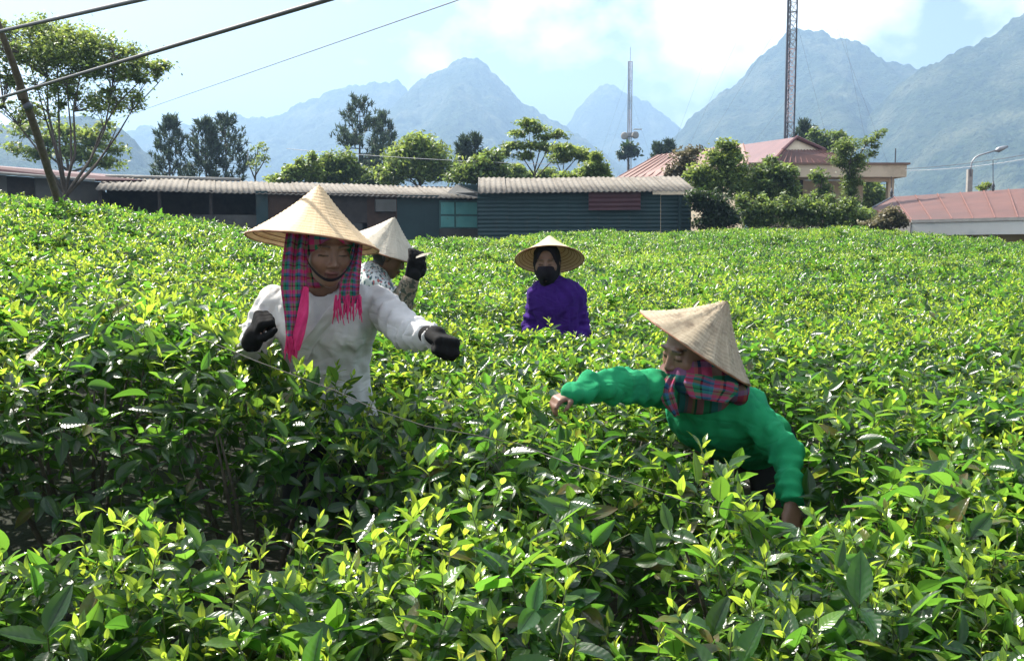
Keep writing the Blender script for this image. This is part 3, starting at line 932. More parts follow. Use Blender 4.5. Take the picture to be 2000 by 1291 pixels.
# ---- shed B: teal sheet-metal wall with a maroon patch
bL, bR = V3(P(934, 378, 31.0)), V3(P(1354, 374, 31.2))
zB = -0.2
depB = Vector((-0.30, 0.95, 0)).normalized()
B = empty('teal_shed', (float((bL.x + bR.x) / 2), 31.1, zB), 'dark teal sheet metal shed with grey corrugated roof and maroon wall patch', 'shed')
fibro_roof(B, bL - Vector((.05, 0, 0)), bR, depB, math.radians(12))
RIB = None
def ribbed(name, w, h, mat):                       # sheet with horizontal ribs, standing
    n = int(h / 0.125); V = []; f = []
    for j in range(n * 4 + 1):
        z = h * j / (n * 4); y = -0.022 * (0.5 + 0.5 * math.cos(j * math.pi / 2))
        V += [(0, y, z), (w, y, z), (0, y + .012, z), (w, y + .012, z)]
    for j in range(n * 4):
        a = j * 4; f += [(a, a + 1, a + 5, a + 4), (a + 3, a + 2, a + 6, a + 7), (a + 2, a, a + 4, a + 6), (a + 1, a + 3, a + 7, a + 5)]
    return mesh_from(name, V, f, mat, False)
nB = 7; LB = (bR - bL).length; exB = (bR - bL).normalized()
hB = float(min(bL.z, bR.z)) - zB - 0.03
SH_B = ribbed('wall_sheet', LB / nB - .004, hB, M_TEALWALL)
for i in range(nB):
    o = bL + exB * (i * LB / nB) + Vector((0, 0.15 + 0.02 * (i % 2), 0)); o.z = zB
    place_mesh('wall_sheet', SH_B, B, o, exB, Vector((0, 1, 0)))
q0, q1 = V3(P(1150, 411, 31.05)), V3(P(1252, 411, 31.05)); q2 = V3(P(1150, 375, 31.05))
place_mesh('wall_patch', ribbed('wall_patch', (q1 - q0).length, q2.z - q0.z, M_MAROON), B, Vector((q0.x, bL.y + 0.105, q0.z)), exB, Vector((0, 1, 0)))
g0 = bL + Vector((-.12, .12, 0)); g1 = bL + depB * 2.8
MB().prism([P(873, 377, 33.0), P(892, 360, 33.2), P(933, 376, 31.5), P(935, 387, 31.6)], (0.02, 0.08, 0)).build('gable_wall', M_BLOCK, B)
MB().box(((bL.x + bR.x) / 2 - .9, 33.9, (zB + 3.4) / 2), (LB, .1, 3.4 - zB)).build('back_wall', M_TEALWALL, B)
MB().box((bR.x - .4, 32.5, (zB + 2.9) / 2), (.08, 2.6, 2.9 - zB)).build('side_wall', M_TEALWALL, B)

# ---- left building with maroon roof edge
l0, l1 = V3(P(-260, 302, 27.5)), V3(P(284, 352, 32.5))
LBD = empty('plastered_outbuilding', (float((l0.x + l1.x) / 2), 30.2, 0.3), 'grey plastered outbuilding with maroon roof edge behind the broad tree', 'building')
back = Vector((-.5, 2.4, .32))
m0, m1 = V3(P(-260, 318, 27.3)), V3(P(186, 351, 31.2))
MB().prism([m0, m1, l1, l0], (0.02, 0.1, -0.05)).build('roof_fascia', M_REDROOF, LBD)
MB().prism([m0 + Vector((0, .1, 0)), m1 + Vector((0, .1, 0)), m1 + Vector((-.4, 3.5, .35)), m0 + Vector((-.4, 3.5, .35))], (0, 0, -.05)).build('roof', M_RUST3, LBD)
MB().tube([m0 + Vector((0, -.04, -.02)), m1 + Vector((0, -.04, -.02))], 0.045, 6).build('eave_board', M_CONC, LBD)
def lw(px0, px1, z0, z1, name, mat, inset, th=.15):
    t0, t1 = [(p + 260) / 446. for p in (px0, px1)]
    a, b = m0.lerp(m1, t0), m0.lerp(m1, t1); n_ = Vector((-(b - a).y, (b - a).x, 0)).normalized()
    a, b = a + n_ * inset, b + n_ * inset
    return MB().prism([(a.x, a.y, z0), (b.x, b.y, z0), (b.x, b.y, (b.z - .05) if z1 is None else z1), (a.x, a.y, (a.z - .05) if z1 is None else z1)], n_ * th).build(name, mat, LBD)
lw(62, 215, 0.3, None, 'wall', M_PLASTER, .3)
lw(-260, 3, 0.3, None, 'wall', M_PLASTER, .3)
lw(3, 62, 0.3, 2.05, 'wall', M_PLASTER, .3)
lw(3, 62, 2.06, None, 'window', M_DARKBOARD, .42, .05)
lw(-250, 180, 0.3, None, 'back_wall', M_PLASTER, 3.2)

# ---- metal roofed houses
def roof_plane(name, quad, mat, parent, ribs=0, rib_mat=None, th=0.07, pitch=None):
    """roof plane quad = eaveL, eaveR, ridgeR, ridgeL with raised seams running up the slope"""
    q = [V3(k) for k in quad]
    r = MB().prism(q, (0, 0, -th)).build(name, mat, parent)
    if ribs:
        nrm = (q[1] - q[0]).cross(q[3] - q[0]).normalized()
        if nrm.z < 0: nrm = -nrm
        for i in range(ribs + 1):
            t = i / ribs
            a = q[0].lerp(q[1], t) + nrm * .012; b = q[3].lerp(q[2], t) + nrm * .012
            w = MB().tube([a, b], 0.028, 4, True)
            o = w.build('seam', rib_mat or mat, parent)
            o.parent = r; o.location = Vector((0, 0, 0)) if r.location.length == 0 else Vector(o.location) - Vector(r.location)
    return r

# C: long pale roof
C_ = empty('long_roofed_house', (7.2, 46, 0), 'long house with pale pinkish metal roof behind the teal shed', 'house')
cq = [P(1190, 356, 50), P(1462, 322, 42), P(1452, 281, 45.5), P(1285, 303, 53.5)]
roof_plane('roof', cq, M_RUST2, C_, 16, M_SEAM)
roof_plane('roof', [P(1440, 330, 52), P(1240, 360, 60), cq[3], cq[2]], M_RUST2, C_)
e0, e1 = V3(cq[0]), V3(cq[1])
wall_box(e0 + Vector((.3, .3, 0)), e1 + Vector((-.1, .3, 0)), 0, float(min(e0.z, e1.z)) - .1, .15, 'wall', M_CREAM, C_)
wall_box(V3(P(1240, 360, 59)), V3(P(1440, 330, 51)), 0, 4.2, .15, 'wall', M_CREAM, C_)
MB().tube([e0 + Vector((0, -.03, -.06)), e1 + Vector((0, -.03, -.06))], .05, 6).build('eave_board', M_CONC, C_)

# D: hip and gable roof with concrete slab porch
D_ = empty('hip_roofed_house', (14.6, 51, 0), 'cream house with dark red hipped roof, small gable and flat slab porch', 'house')
a_, b_ = P(1556, 268, 49.0), P(1436, 285, 60.0)
g1_, g2_ = P(1529, 293, 48.2), P(1611, 293, 49.2)
h1_, h2_ = P(1506, 319.5, 47.3), P(1672, 318.5, 48.6)
e2_ = P(1405, 325, 56.5); e3_ = P(1640, 325, 60.0)
MB().prism([a_, b_, e2_, h1_, g1_], (0, 0, -.08)).build('roof', M_RUST3, D_)
MB().prism([b_, a_, g2_, h2_, e3_], (0, 0, -.08)).build('roof', M_RUST3, D_)
roof_plane('roof', [h1_, h2_, g2_, g1_], M_RUST, D_, 14, M_SEAM)
gx = Vector((0, .12, 0))
MB().prism([V3(a_) + gx + Vector((0, 0, -.12)), V3(g1_) + gx + Vector((.15, 0, 0)), V3(g2_) + gx + Vector((-.15, 0, 0))], (0, .06, 0)).build('gable', M_CREAM, D_)
MB().tube([V3(g1_), V3(a_), V3(g2_)], .09, 6).build('barge_board', M_RUST3, D_)
MB().tube([V3(g1_), V3(h1_)], .07, 6).build('hip_cap', M_SEAM, D_)
fz0, fz1 = float(P(1600, 346, 47)[2]), float(P(1600, 322, 47)[2])
sx0, sx1 = float(P(1462, 330, 47)[0]), float(P(1771, 330, 47)[0])
MB().box(((sx0 + sx1) / 2, 48.2, (fz0 + fz1) / 2), (sx1 - sx0, 2.4, fz1 - fz0)).build('porch_slab', M_CREAM, D_)
MB().box(((sx0 + sx1) / 2, 48.2, fz1 + .045), (sx1 - sx0 + .25, 2.6, .09)).build('slab_edge', M_EDGE, D_)
cx = float(P(1740, 360, 47.6)[0])
MB().box((cx, 47.7, fz0 / 2), (.28, .28, fz0)).build('column', M_CREAM, D_)
MB().box((cx - 1.0, 47.7, fz0 - .1), (1.7, .24, .18)).build('beam', M_CREAM, D_)
wx0, wx1 = float(P(1470, 360, 49)[0]), float(P(1693, 360, 49)[0])
wl = MB().box(((wx0 + wx1) / 2, 49.6, fz0 / 2), (wx1 - wx0, .2, fz0 - .02)).build('wall', M_CREAM, D_)
MB().box((wx1 - .1, 53, fz0 / 2), (.2, 6.5, fz0 - .02)).build('wall', M_CREAM, D_)
wx = float(P(1545, 366, 49.4)[0]); wz = float(P(1545, 368, 49.4)[2])
w_ = MB().box((wx, 49.47, wz), (1.2, .08, 1.1)).build('window', M_DARKBOARD, D_)
MB().tube([(float(P(1749, 300, 48)[0]), 48.0, fz1), (float(P(1749, 300, 48)[0]), 48.0, fz1 + .85)], .03, 5).build('aerial_rod', M_DARKSTEEL, D_)

# E: red roof at the right edge
E_ = empty('red_roofed_building', (17, 34, -1.2), 'low building with rusty red metal roof and white fascia at the right edge', 'building')
r1, r2 = P(1746, 384.5, 40), P(2180, 357, 34)
v1, v2 = P(1781, 431, 33), P(2180, 421, 28.5)
hh_ = P(1702, 408, 38.5)
roof_plane('roof', [v1, v2, r2, r1], M_RUST, E_, 9, M_SEAM)
MB().prism([hh_, v1, r1], (0, 0, -.07)).build('roof', M_RUST, E_)
MB().prism([r1, r2, V3(r2) + Vector((2.5, 6, -2)), V3(r1) + Vector((1, 7, -2))], (0, 0, -.07)).build('roof', M_RUST, E_)
MB().tube([V3(hh_), V3(r1)], .06, 6).build('hip_cap', M_DARKSTEEL, E_)
v1v, v2v = V3(v1), V3(v2)
MB().prism([v1v + Vector((0, .02, -.09)), v2v + Vector((0, .02, -.09)), v2v + Vector((0, .02, -.50)), v1v + Vector((0, .02, -.50))], (.03, .12, 0)).build('fascia', M_WHITE, E_)
h_v = V3(hh_)
MB().prism([h_v + Vector((0, 0, -.09)), v1v + Vector((-.04, 0, -.09)), v1v + Vector((-.04, 0, -.46)), h_v + Vector((0, 0, -.46))], (.1, .05, 0)).build('fascia', M_PLASTER, E_)
wall_box(v1v + Vector((.6, .8, 0)), v2v + Vector((.3, .8, 0)), -1.2, float(v1v.z) - .45, .2, 'wall', M_YELLOW, E_)
wall_box(h_v + Vector((.7, 0, 0)), v1v + Vector((.6, .8, 0)), -1.2, float(v1v.z) - .45, .2, 'wall', M_PLASTER, E_)
MB().prism([v1v + Vector((-.02, -.03, .02)), v2v + Vector((0, -.03, .02)), v2v + Vector((0, -.03, -.08)), v1v + Vector((-.02, -.03, -.08))], (0, .045, 0)).build('gutter', M_CONC, E_)

# ================================================================== masts, poles, lamp, cables
def lattice_mast(name, label, px, py0, py1, Y, width, bays, mats, parts=True):
    base = V3(P(px, 400, Y)); top_z = float(P(px, py1, Y)[2])
    x, y = base.x, base.y
    z0 = 0.0
    r = empty(name, (x, y, z0), label, 'antenna mast')
    corners = [(x - width / 2, y - width * .29), (x + width / 2, y - width * .29), (x, y + width * .58)]
    for k, (cx_, cy_) in enumerate(corners):
        MB().tube([(cx_, cy_, z0), (cx_, cy_, top_z)], width * (.13 if k == 0 else .09), 6).build('leg', mats[0], r)
    h = (top_z - z0) / bays
    for i in range(bays):
        mb = MB()
        za, zb = z0 + i * h, z0 + (i + 1) * h
        for k in range(3):
            p, q = corners[k], corners[(k + 1) % 3]
            mb.tube([(p[0], p[1], za), (q[0], q[1], zb)], width * .035, 4)
            mb.tube([(q[0], q[1], za), (p[0], p[1], zb)], width * .035, 4)
            mb.tube([(p[0], p[1], zb), (q[0], q[1], zb)], width * (.07 if i % 4 == 3 else .04), 4)
        o = mb.build('bracing', mats[1] if (i // max(1, bays // 6)) % 2 else mats[2], r); o['kind'] = 'stuff'
    return r, x, y, top_z
mast1, mx1, my1, mt1 = lattice_mast('lattice_mast', 'tall dark lattice mast rising behind the hipped red roof', 1537, 275, -420, 58, 0.52, 52, (M_DARKSTEEL, M_STEEL, M_REDWHITE))
for z, ax, ay in ((9.8, -7, 3), (9.8, 7, 4), (15, -8, 8), (15, 7.5, 9), (20, -9, -1), (20, 8.5, 0.5), (26, -8.5, 5), (26, 8.5, 6)):
    MB().tube([(mx1, my1, z), (mx1 + ax, my1 + ay, 0.0)], 0.005, 4).build('guy_wire', M_WIRE, mast1)
mast2, mx2, my2, mt2 = lattice_mast('lattice_mast', 'thin pale lattice mast with dish antennas left of the tall mast', 1228, 300, 121, 120, 0.46, 40, (M_STEEL, M_STEEL, M_REDWHITE))
MB().tube([(mx2, my2, mt2), (mx2, my2, mt2 + 1.7)], .03, 5).build('whip_antenna', M_STEEL, mast2)
dz = float(P(1228, 266, 120)[2])
for s in (-1, 1):
    mb = MB(); c = Vector((mx2 + s * .62, my2 - .5, dz + s * .05)); ax = Vector((s * .5, -.85, 0)).normalized()
    mb.tube([c - ax * .22, c - ax * .15, c + ax * .16, c + ax * .20], [.15, .42, .44, .36], 20)
    mb.build('dish', M_CONC, mast2, True)
mb = MB().box((mx2 + .95, my2 - .3, dz + .75), (1.0, .25, .12)); mb.build('panel_antenna', M_WHITE, mast2)
MB().box((mx2, my2, dz + .1), (.9, .7, .5)).build('bracket', M_STEEL, mast2)
for z, ax in ((13, -4.5), (13, 4.2), (19, -6.2), (19, 6.5), (22, -7)):
    MB().tube([(mx2, my2, z), (mx2 + ax, my2 + 2, 1.0)], .007, 4).build('guy_wire', M_WIRE, mast2)

# street lamp behind the red roof
lp = V3(P(1893, 360, 45)); lx, ly = lp.x, lp.y
LAMP = empty('street_lamp', (lx, ly, -1.0), 'street lamp on a concrete post with curved arm above the red roof', 'street lamp')
pz = float(P(1893, 331, 45)[2])
MB().box((lx, ly, (pz - 1.0) / 2), (.22, .18, pz + 1.0)).build('post', M_CONC, LAMP)
arm = [P(1896, 345, 44.9), P(1896, 328, 44.9), P(1898, 317, 44.9), P(1904, 309, 44.9), P(1912, 304, 44.9), P(1930, 298.5, 44.9), P(1946, 294, 44.9)]
MB().tube(arm, .035, 6).build('arm', M_STEEL, LAMP, True)
h0, h1 = V3(P(1944, 295, 44.9)), V3(P(1968, 286.5, 44.9))
MB().tube([h0, h0.lerp(h1, .25), h0.lerp(h1, .6), h1], [.05, .12, .10, .05], 8).build('lamp_head', M_STEEL, LAMP, True)

# insulator stays above the red roof
for (px, y0, y1, Yw, lab) in ((1939.5, 313, 372, 36.5, 'wire stay with dark insulator standing on the red roof ridge'), (1741, 345, 384, 39.5, 'wire stay with dark insulator at the left end of the red roof')):
    b_ = V3(P(px, y1, Yw)); t_ = V3(P(px, y0, Yw))
    S = empty('wire_stay', tuple(b_), lab, 'wire stay')
    MB().tube([b_, t_], .014, 5).build('rod', M_DARKSTEEL, S)
    MB().tube([b_ + Vector((0, 0, -.03)), b_ + Vector((0, 0, .06)), b_ + Vector((0, 0, .10)), b_ + Vector((0, 0, .14)), b_ + Vector((0, 0, .2)), b_ + Vector((0, 0, .34))], [.03, .06, .04, .065, .045, .02], 10).build('insulator', M_DARKSTEEL, S, True)

# leaning pole at the left
pp = [P(140, 470, 10.0), P(120, 412, 9.6), P(98, 345, 9.3), P(75, 270, 9.0), P(55, 212, 8.7), P(45, 188, 8.6), P(38, 160, 8.45), P(22, 115, 8.3), P(8, 78, 8.15), P(-6, 40, 8.0)]
pp[0][2] = float(ground(np.array([pp[0][0]]), np.array([pp[0][1]]))[0]) - .2
PO = empty('leaning_pole', tuple(pp[0]), 'dark weathered wooden pole leaning left in front of the broad tree', 'pole')
MB().tube(pp, [.040, .038, .036, .035, .034, .036, .032, .028, .026, .024], 9).build('shaft', M_POLE, PO, True)
MB().tube([P(46, 196, 8.58), P(44, 186, 8.58), P(40, 172, 8.52)], [.040, .046, .038], 9).build('splice', M_POLE, PO, True)
MB().tube([P(52, 205, 8.6), P(57, 212, 8.6)], .042, 9).build('splice_band', M_DARKSTEEL, PO, True)

def cable(name, label, a, b, sag, r, mat, n=24, group=None, more=(0, 0)):
    a, b = V3(a), V3(b); a, b = a.lerp(b, -more[0]), a.lerp(b, 1 + more[1])
    pts = [a.lerp(b, i / n) - Vector((0, 0, sag * 4 * (i / n) * (1 - i / n))) for i in range(n + 1)]
    o = MB().tube(pts, r, 8).build(name, mat, None, True)
    return tag(o, label, 'cable', group)
cable('overhead_cable', 'upper thick black cable crossing the top left corner at the pole tip', P(-160, 98, 8.8), P(420, -33, 4.6), .0, .0125, M_CABLE, more=(0, 1.2))
cable('overhead_cable', 'lower thick black cable crossing the broad tree towards the top edge', P(-160, 240, 6.4), P(860, -66, 2.66), .0, .0078, M_CABLE, more=(.5, 1.2))
cable('overhead_wire', 'single thin wire slanting up across the pale sky', P(200, 243, 60), P(960, -22, 16), .0, .010, M_WIRE, more=(0, .3))
cable('overhead_wire', 'thin pale wire in front of the round tree', P(560, 291, 48), P(1100, 322, 42), .1, .011, M_STEEL)
cable('overhead_wire', 'upper of two wires running right past the street lamp', P(1768, 330, 46), P(2060, 292, 40), .12, .012, M_DARKSTEEL)
cable('overhead_wire', 'lower of two wires running right past the street lamp', P(1768, 333.5, 46), P(2060, 300, 40), .16, .010, M_STEEL)

# string stretched over the tea in front of the pickers
sp_ = [P(355, 640, 3.0), P(420, 672, 2.95), P(500, 705, 2.86), P(580, 735, 2.80), P(660, 765, 2.75), P(740, 802, 2.70), P(830, 832, 2.66), P(920, 848, 2.62), P(1010, 866, 2.6), P(1100, 900, 2.52), P(1180, 925, 2.45), P(1260, 952, 2.40), P(1340, 980, 2.34), P(1450, 999, 2.3), P(1540, 1020, 2.25)]
o = MB().tube(sp_[:-1], 0.0014, 5).build('plastic_string', pmat('grey_string', (0.08, 0.073, 0.062), (0.13, 0.12, 0.10), 30, 0.8), None, True)
tag(o, 'thin grey string stretched across the tea in front of the pickers', 'string')
# ================================================================== trees
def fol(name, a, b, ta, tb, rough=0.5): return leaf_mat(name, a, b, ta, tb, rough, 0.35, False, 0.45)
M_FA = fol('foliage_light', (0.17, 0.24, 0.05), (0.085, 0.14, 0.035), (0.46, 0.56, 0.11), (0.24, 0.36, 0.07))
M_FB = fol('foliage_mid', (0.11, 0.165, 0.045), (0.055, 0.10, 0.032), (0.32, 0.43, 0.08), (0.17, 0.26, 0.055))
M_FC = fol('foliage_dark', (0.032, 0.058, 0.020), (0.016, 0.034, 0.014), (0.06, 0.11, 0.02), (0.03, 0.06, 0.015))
M_FP = fol('pine_needles', (0.055, 0.090, 0.050), (0.028, 0.055, 0.036), (0.10, 0.15, 0.07), (0.05, 0.08, 0.05), 0.6)
M_FD = fol('foliage_dry', (0.20, 0.17, 0.09), (0.12, 0.11, 0.06), (0.22, 0.2, 0.1), (0.14, 0.12, 0.06))
M_BARK = pmat('tree_bark', (0.075, 0.062, 0.05), (0.13, 0.11, 0.09), 5, 0.95, 0.5, 25)
M_PBARK = pmat('pine_bark', (0.05, 0.04, 0.034), (0.09, 0.07, 0.058), 4, 0.95, 0.5, 20)

def leaf_cloud(centers, radii, n, size, rg, flat=0.6, up=0.5, elong=2.2):
    """n leaf faces round sub-clump centres; each a folded diamond of two triangles"""
    k = rg.integers(0, len(centers), n)
    d = rg.normal(0, 1, (n, 3)); d /= np.linalg.norm(d, axis=1)[:, None]
    rad = np.minimum(rg.random(n) ** 0.45 * (1 + .22 * np.abs(rg.normal(0, 1, n))), 1.7)
    p = centers[k] + d * rad[:, None] * radii[k] * np.array([1, 1, flat])
    nr = rg.normal(0, 1, (n, 3)); nr[:, 2] = np.abs(nr[:, 2]) + up; nr /= np.linalg.norm(nr, axis=1)[:, None]
    t = rg.normal(0, 1, (n, 3)); t -= nr * (t * nr).sum(1)[:, None]; t /= np.linalg.norm(t, axis=1)[:, None]
    b = np.cross(nr, t)
    s = size * rg.uniform(0.6, 1.3, n)[:, None]
    v = np.stack([p - t * s, p + b * s / elong + nr * s * .12, p + t * s - nr * s * .25, p - b * s / elong + nr * s * .12], 1).reshape(-1, 3)
    f = np.arange(4 * n).reshape(n, 4)
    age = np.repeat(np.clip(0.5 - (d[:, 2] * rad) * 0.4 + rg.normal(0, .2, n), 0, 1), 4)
    return v, f, age, np.repeat(rg.random(n), 4)

def leafy(name, label, Y, clumps, stems, n, size, mat, seed, cat='tree', bark=None, sub=6, flat=0.75, subr=0.62, base_r=0.12, group=None, up=0.5, elong=2.2, depth=0.8, fill=1.0):
    """tree or shrub: crown clumps given where they are seen, (px, py, rx, ry), at depth Y; limbs reach into every clump"""
    rg = np.random.default_rng(seed); rr = random.Random(seed)
    sc = Y / F
    C = []; R = []; W = []
    for c in clumps:
        p = P(c[0], c[1], Y)
        ns = max(3, int(sub * math.sqrt(c[2] * c[3]) / 20))
        for _ in range(ns):
            d = rg.normal(0, 1, 3); d /= np.linalg.norm(d); q = rg.random() ** .5 * .85
            C.append(p + d * q * np.array([c[2], c[2] * depth, c[3]]) * sc)
            m = math.sqrt(c[2] * c[3]) * sc
            R.append(m * subr * rg.uniform(.5, 1.1))
    C = np.array(C); R = np.array(R)[:, None] * np.ones(3)
    CC = np.array([P(c[0], c[1], Y) for c in clumps]); RR = np.array([[c[2] * sc, c[2] * sc * depth, c[3] * sc / flat] for c in clumps]) * 1.08
    def pick(r, k):
        w_ = r[:, 0] * r[:, 2]; return np.repeat(np.arange(len(r)), np.maximum(1, (w_ / w_.sum() * k).astype(int)))
    r1_, r2_ = pick(R, 560), pick(RR, int(420 * fill))
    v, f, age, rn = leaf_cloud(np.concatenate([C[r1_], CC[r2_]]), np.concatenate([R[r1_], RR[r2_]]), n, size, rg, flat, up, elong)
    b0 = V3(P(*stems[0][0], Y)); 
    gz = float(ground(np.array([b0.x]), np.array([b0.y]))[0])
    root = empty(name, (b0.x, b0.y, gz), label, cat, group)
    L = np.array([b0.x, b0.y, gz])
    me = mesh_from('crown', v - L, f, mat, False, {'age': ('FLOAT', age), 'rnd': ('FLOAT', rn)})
    cr = obj('crown', me, root); cr['kind'] = 'stuff'
    # trunk: from the ground to the first stem point, the stems, then limbs to the clumps
    mb = MB()
    ends = []
    for st in stems:
        pts = [V3(P(a, b, Y)) for a, b in st]
        for j in range(1, len(pts)): pts[j].y += rr.uniform(-.5, .5) * .25 * j * sc * 60
        r0 = base_r * (1 if st is stems[0] else .7)
        if st[0] == stems[0][0]:
            pts = [Vector((b0.x, b0.y, gz - .1))] + pts
        k = len(pts)
        mb.tube(pts, [max(.012, r0 * (1 - .8 * i / (k - 1))) for i in range(k)], 7)
        ends += [(p, r0 * (1 - .8 * (i + 1) / k)) for i, p in enumerate(pts[1:])]
    for i in range(0, len(C)):
        c = Vector(C[i])
        e, er = min(ends, key=lambda q: (q[0] - c).length + (0.6 if q[0].z > c.z else 0))
        m = e.lerp(c, .5) + Vector((rr.uniform(-.1, .1), rr.uniform(-.1, .1), (c - e).length * .08))
        mb.tube([e, m, c], [max(.012, er * .5), max(.010, er * .35), .008], 5, False)
    mb.build('trunk', bark or M_BARK, root, True)
    return root

def pine(label, px, ytop, ybase, Y, half, seed, lean=0.0, name='pine_tree', start=0.15, dens=1.0):
    """pine with whorls of up-curved limbs that end in brushes of needles"""
    rg = np.random.default_rng(seed); rr = random.Random(seed)
    b = V3(P(px, ybase, Y)); t = V3(P(px + lean, ytop, Y))
    gz = float(ground(np.array([b.x]), np.array([b.y]))[0])
    b = Vector((b.x, b.y, gz)); H = t.z - gz
    root = empty(name, tuple(b), label, 'tree')
    half = half * Y / F
    tr = MB().tube([b - Vector((0, 0, .1)), b.lerp(t, .3) + Vector((rr.uniform(-.1, .1), 0, 0)), b.lerp(t, .7), t], [H * .014, H * .011, H * .006, .012], 8)
    tuft = []
    vis0 = (float(P(px, ybase, Y)[2]) - gz) / H
    nw = int(15 * dens)
    for i in range(nw):
        q = vis0 + (0.985 - vis0) * (i / (nw - 1)) ** .92
        p = b.lerp(t, q)
        rel = (q - vis0) / (1 - vis0)
        L = half * (0.16 + 0.95 * (1 - rel) ** .75) * (0.75 if rel < .12 else 1)
        for k in range(rr.randint(4, 6)):
            a = rr.uniform(0, 6.28); l = L * rr.uniform(.55, 1.12)
            d = Vector((math.cos(a), math.sin(a), 0))
            e = p + d * l + Vector((0, 0, l * rr.uniform(.15, .5)))
            m = p + d * l * .55 + Vector((0, 0, l * .02))
            tr.tube([p, m, e], [max(.012, H * .003), .012, .008], 4, False)
            ns = max(2, int(l / .34))
            for j in range(ns):
                s = .35 + .65 * (j + 1) / ns
                c = p.lerp(m, s * 2) if s < .5 else m.lerp(e, s * 2 - 1)
                for _ in range(2):
                    tuft.append((c + Vector((rr.uniform(-.16, .16), rr.uniform(-.16, .16), rr.uniform(-.04, .16))), (d * .35 + Vector((rr.uniform(-.4, .4), rr.uniform(-.4, .4), rr.uniform(.5, 1.2)))).normalized()))
    for j in range(4): tuft.append((t - Vector((0, 0, .15 * j)), Vector((rr.uniform(-.2, .2), rr.uniform(-.2, .2), 1)).normalized()))
    K = 11
    P0 = np.repeat(np.array([c for c, _ in tuft]), K, 0); D0 = np.repeat(np.array([d for _, d in tuft]), K, 0)
    n = len(P0)
    d = D0 * 1.0 + rg.normal(0, .55, (n, 3)); d /= np.linalg.norm(d, axis=1)[:, None]
    ln = rg.uniform(.17, .34, n)[:, None]
    st = P0 + D0 * rg.uniform(-.1, .22, n)[:, None]
    w = np.cross(d, rg.normal(0, 1, (n, 3))); w /= np.linalg.norm(w, axis=1)[:, None]; w *= .032
    v = np.stack([st - w, st + w, st + d * ln + w * .3, st + d * ln - w * .3], 1).reshape(-1, 3)
    me = mesh_from('crown', v - np.array(b), np.arange(4 * n).reshape(n, 4), M_FP, False, {'age': ('FLOAT', np.repeat(rg.random(n), 4)), 'rnd': ('FLOAT', np.repeat(rg.random(n), 4))})
    cr = obj('crown', me, root); cr['kind'] = 'stuff'
    tr.build('trunk', M_PBARK, root, True)
    return root

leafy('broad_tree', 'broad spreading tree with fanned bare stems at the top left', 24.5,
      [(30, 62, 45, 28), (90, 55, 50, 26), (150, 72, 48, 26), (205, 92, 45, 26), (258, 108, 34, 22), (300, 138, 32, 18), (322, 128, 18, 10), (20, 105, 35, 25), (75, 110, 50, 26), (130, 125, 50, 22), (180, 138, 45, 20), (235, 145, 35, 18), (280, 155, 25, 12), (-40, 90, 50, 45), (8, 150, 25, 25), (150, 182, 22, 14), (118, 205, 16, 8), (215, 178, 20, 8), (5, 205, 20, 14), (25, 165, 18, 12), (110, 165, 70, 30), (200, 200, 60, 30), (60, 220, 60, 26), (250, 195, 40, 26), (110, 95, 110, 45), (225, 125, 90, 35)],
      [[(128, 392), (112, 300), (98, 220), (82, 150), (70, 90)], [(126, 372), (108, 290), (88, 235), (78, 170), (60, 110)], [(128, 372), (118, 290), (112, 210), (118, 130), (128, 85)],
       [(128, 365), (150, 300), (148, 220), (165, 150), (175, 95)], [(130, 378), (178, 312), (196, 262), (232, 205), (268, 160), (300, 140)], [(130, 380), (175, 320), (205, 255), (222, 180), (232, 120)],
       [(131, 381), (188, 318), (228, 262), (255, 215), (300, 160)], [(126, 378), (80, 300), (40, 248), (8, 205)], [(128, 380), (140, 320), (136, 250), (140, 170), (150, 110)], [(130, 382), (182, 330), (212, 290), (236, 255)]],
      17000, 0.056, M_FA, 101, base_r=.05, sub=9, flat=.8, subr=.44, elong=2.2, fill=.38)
leafy('slender_tree', 'thin hazy tree with sparse crown seen through the stems of the broad tree', 50,
      [(45, 252, 36, 14), (30, 290, 26, 10), (120, 262, 45, 22), (75, 300, 35, 12), (180, 270, 38, 20), (150, 300, 40, 20), (225, 292, 26, 12), (205, 320, 40, 12), (210, 245, 18, 10)],
      [[(135, 345), (132, 300), (125, 262), (118, 245)], [(134, 330), (160, 290), (185, 265)], [(134, 335), (90, 300), (50, 262)], [(134, 338), (190, 320), (222, 296)]],
      4200, 0.14, M_FA, 102, base_r=.10, sub=5, subr=.5)
pine('narrow pine standing alone left of the broader pine pair', 331, 236, 358, 60, 46, 201)
pine('left pine of the bushy pine pair behind the long shed', 402, 240, 358, 61, 46, 202, -2)
pine('right pine of the bushy pine pair behind the long shed', 446, 232, 358, 62, 54, 203, -8)
leafy('bare_tree', 'nearly bare pale twigged tree right of the pine pair', 55, [(505, 290, 16, 12), (512, 312, 16, 14), (494, 322, 14, 10)],
      [[(498, 358), (499, 320), (504, 290), (508, 276)], [(498, 345), (515, 315), (524, 290)], [(498, 350), (488, 322), (482, 300)]], 300, 0.10, M_FA, 103, base_r=.06)
leafy('leafy_tree', 'low olive green tree with spiky shoots above the long shed roof', 44, [(540, 350, 22, 10), (575, 342, 22, 16), (606, 330, 20, 22), (584, 318, 8, 10), (608, 308, 7, 12), (560, 332, 8, 10)],
      [[(585, 368), (588, 345), (598, 318)], [(586, 360), (565, 340)], [(586, 358), (608, 325), (608, 304)]], 3000, 0.12, M_FA, 104, base_r=.06)
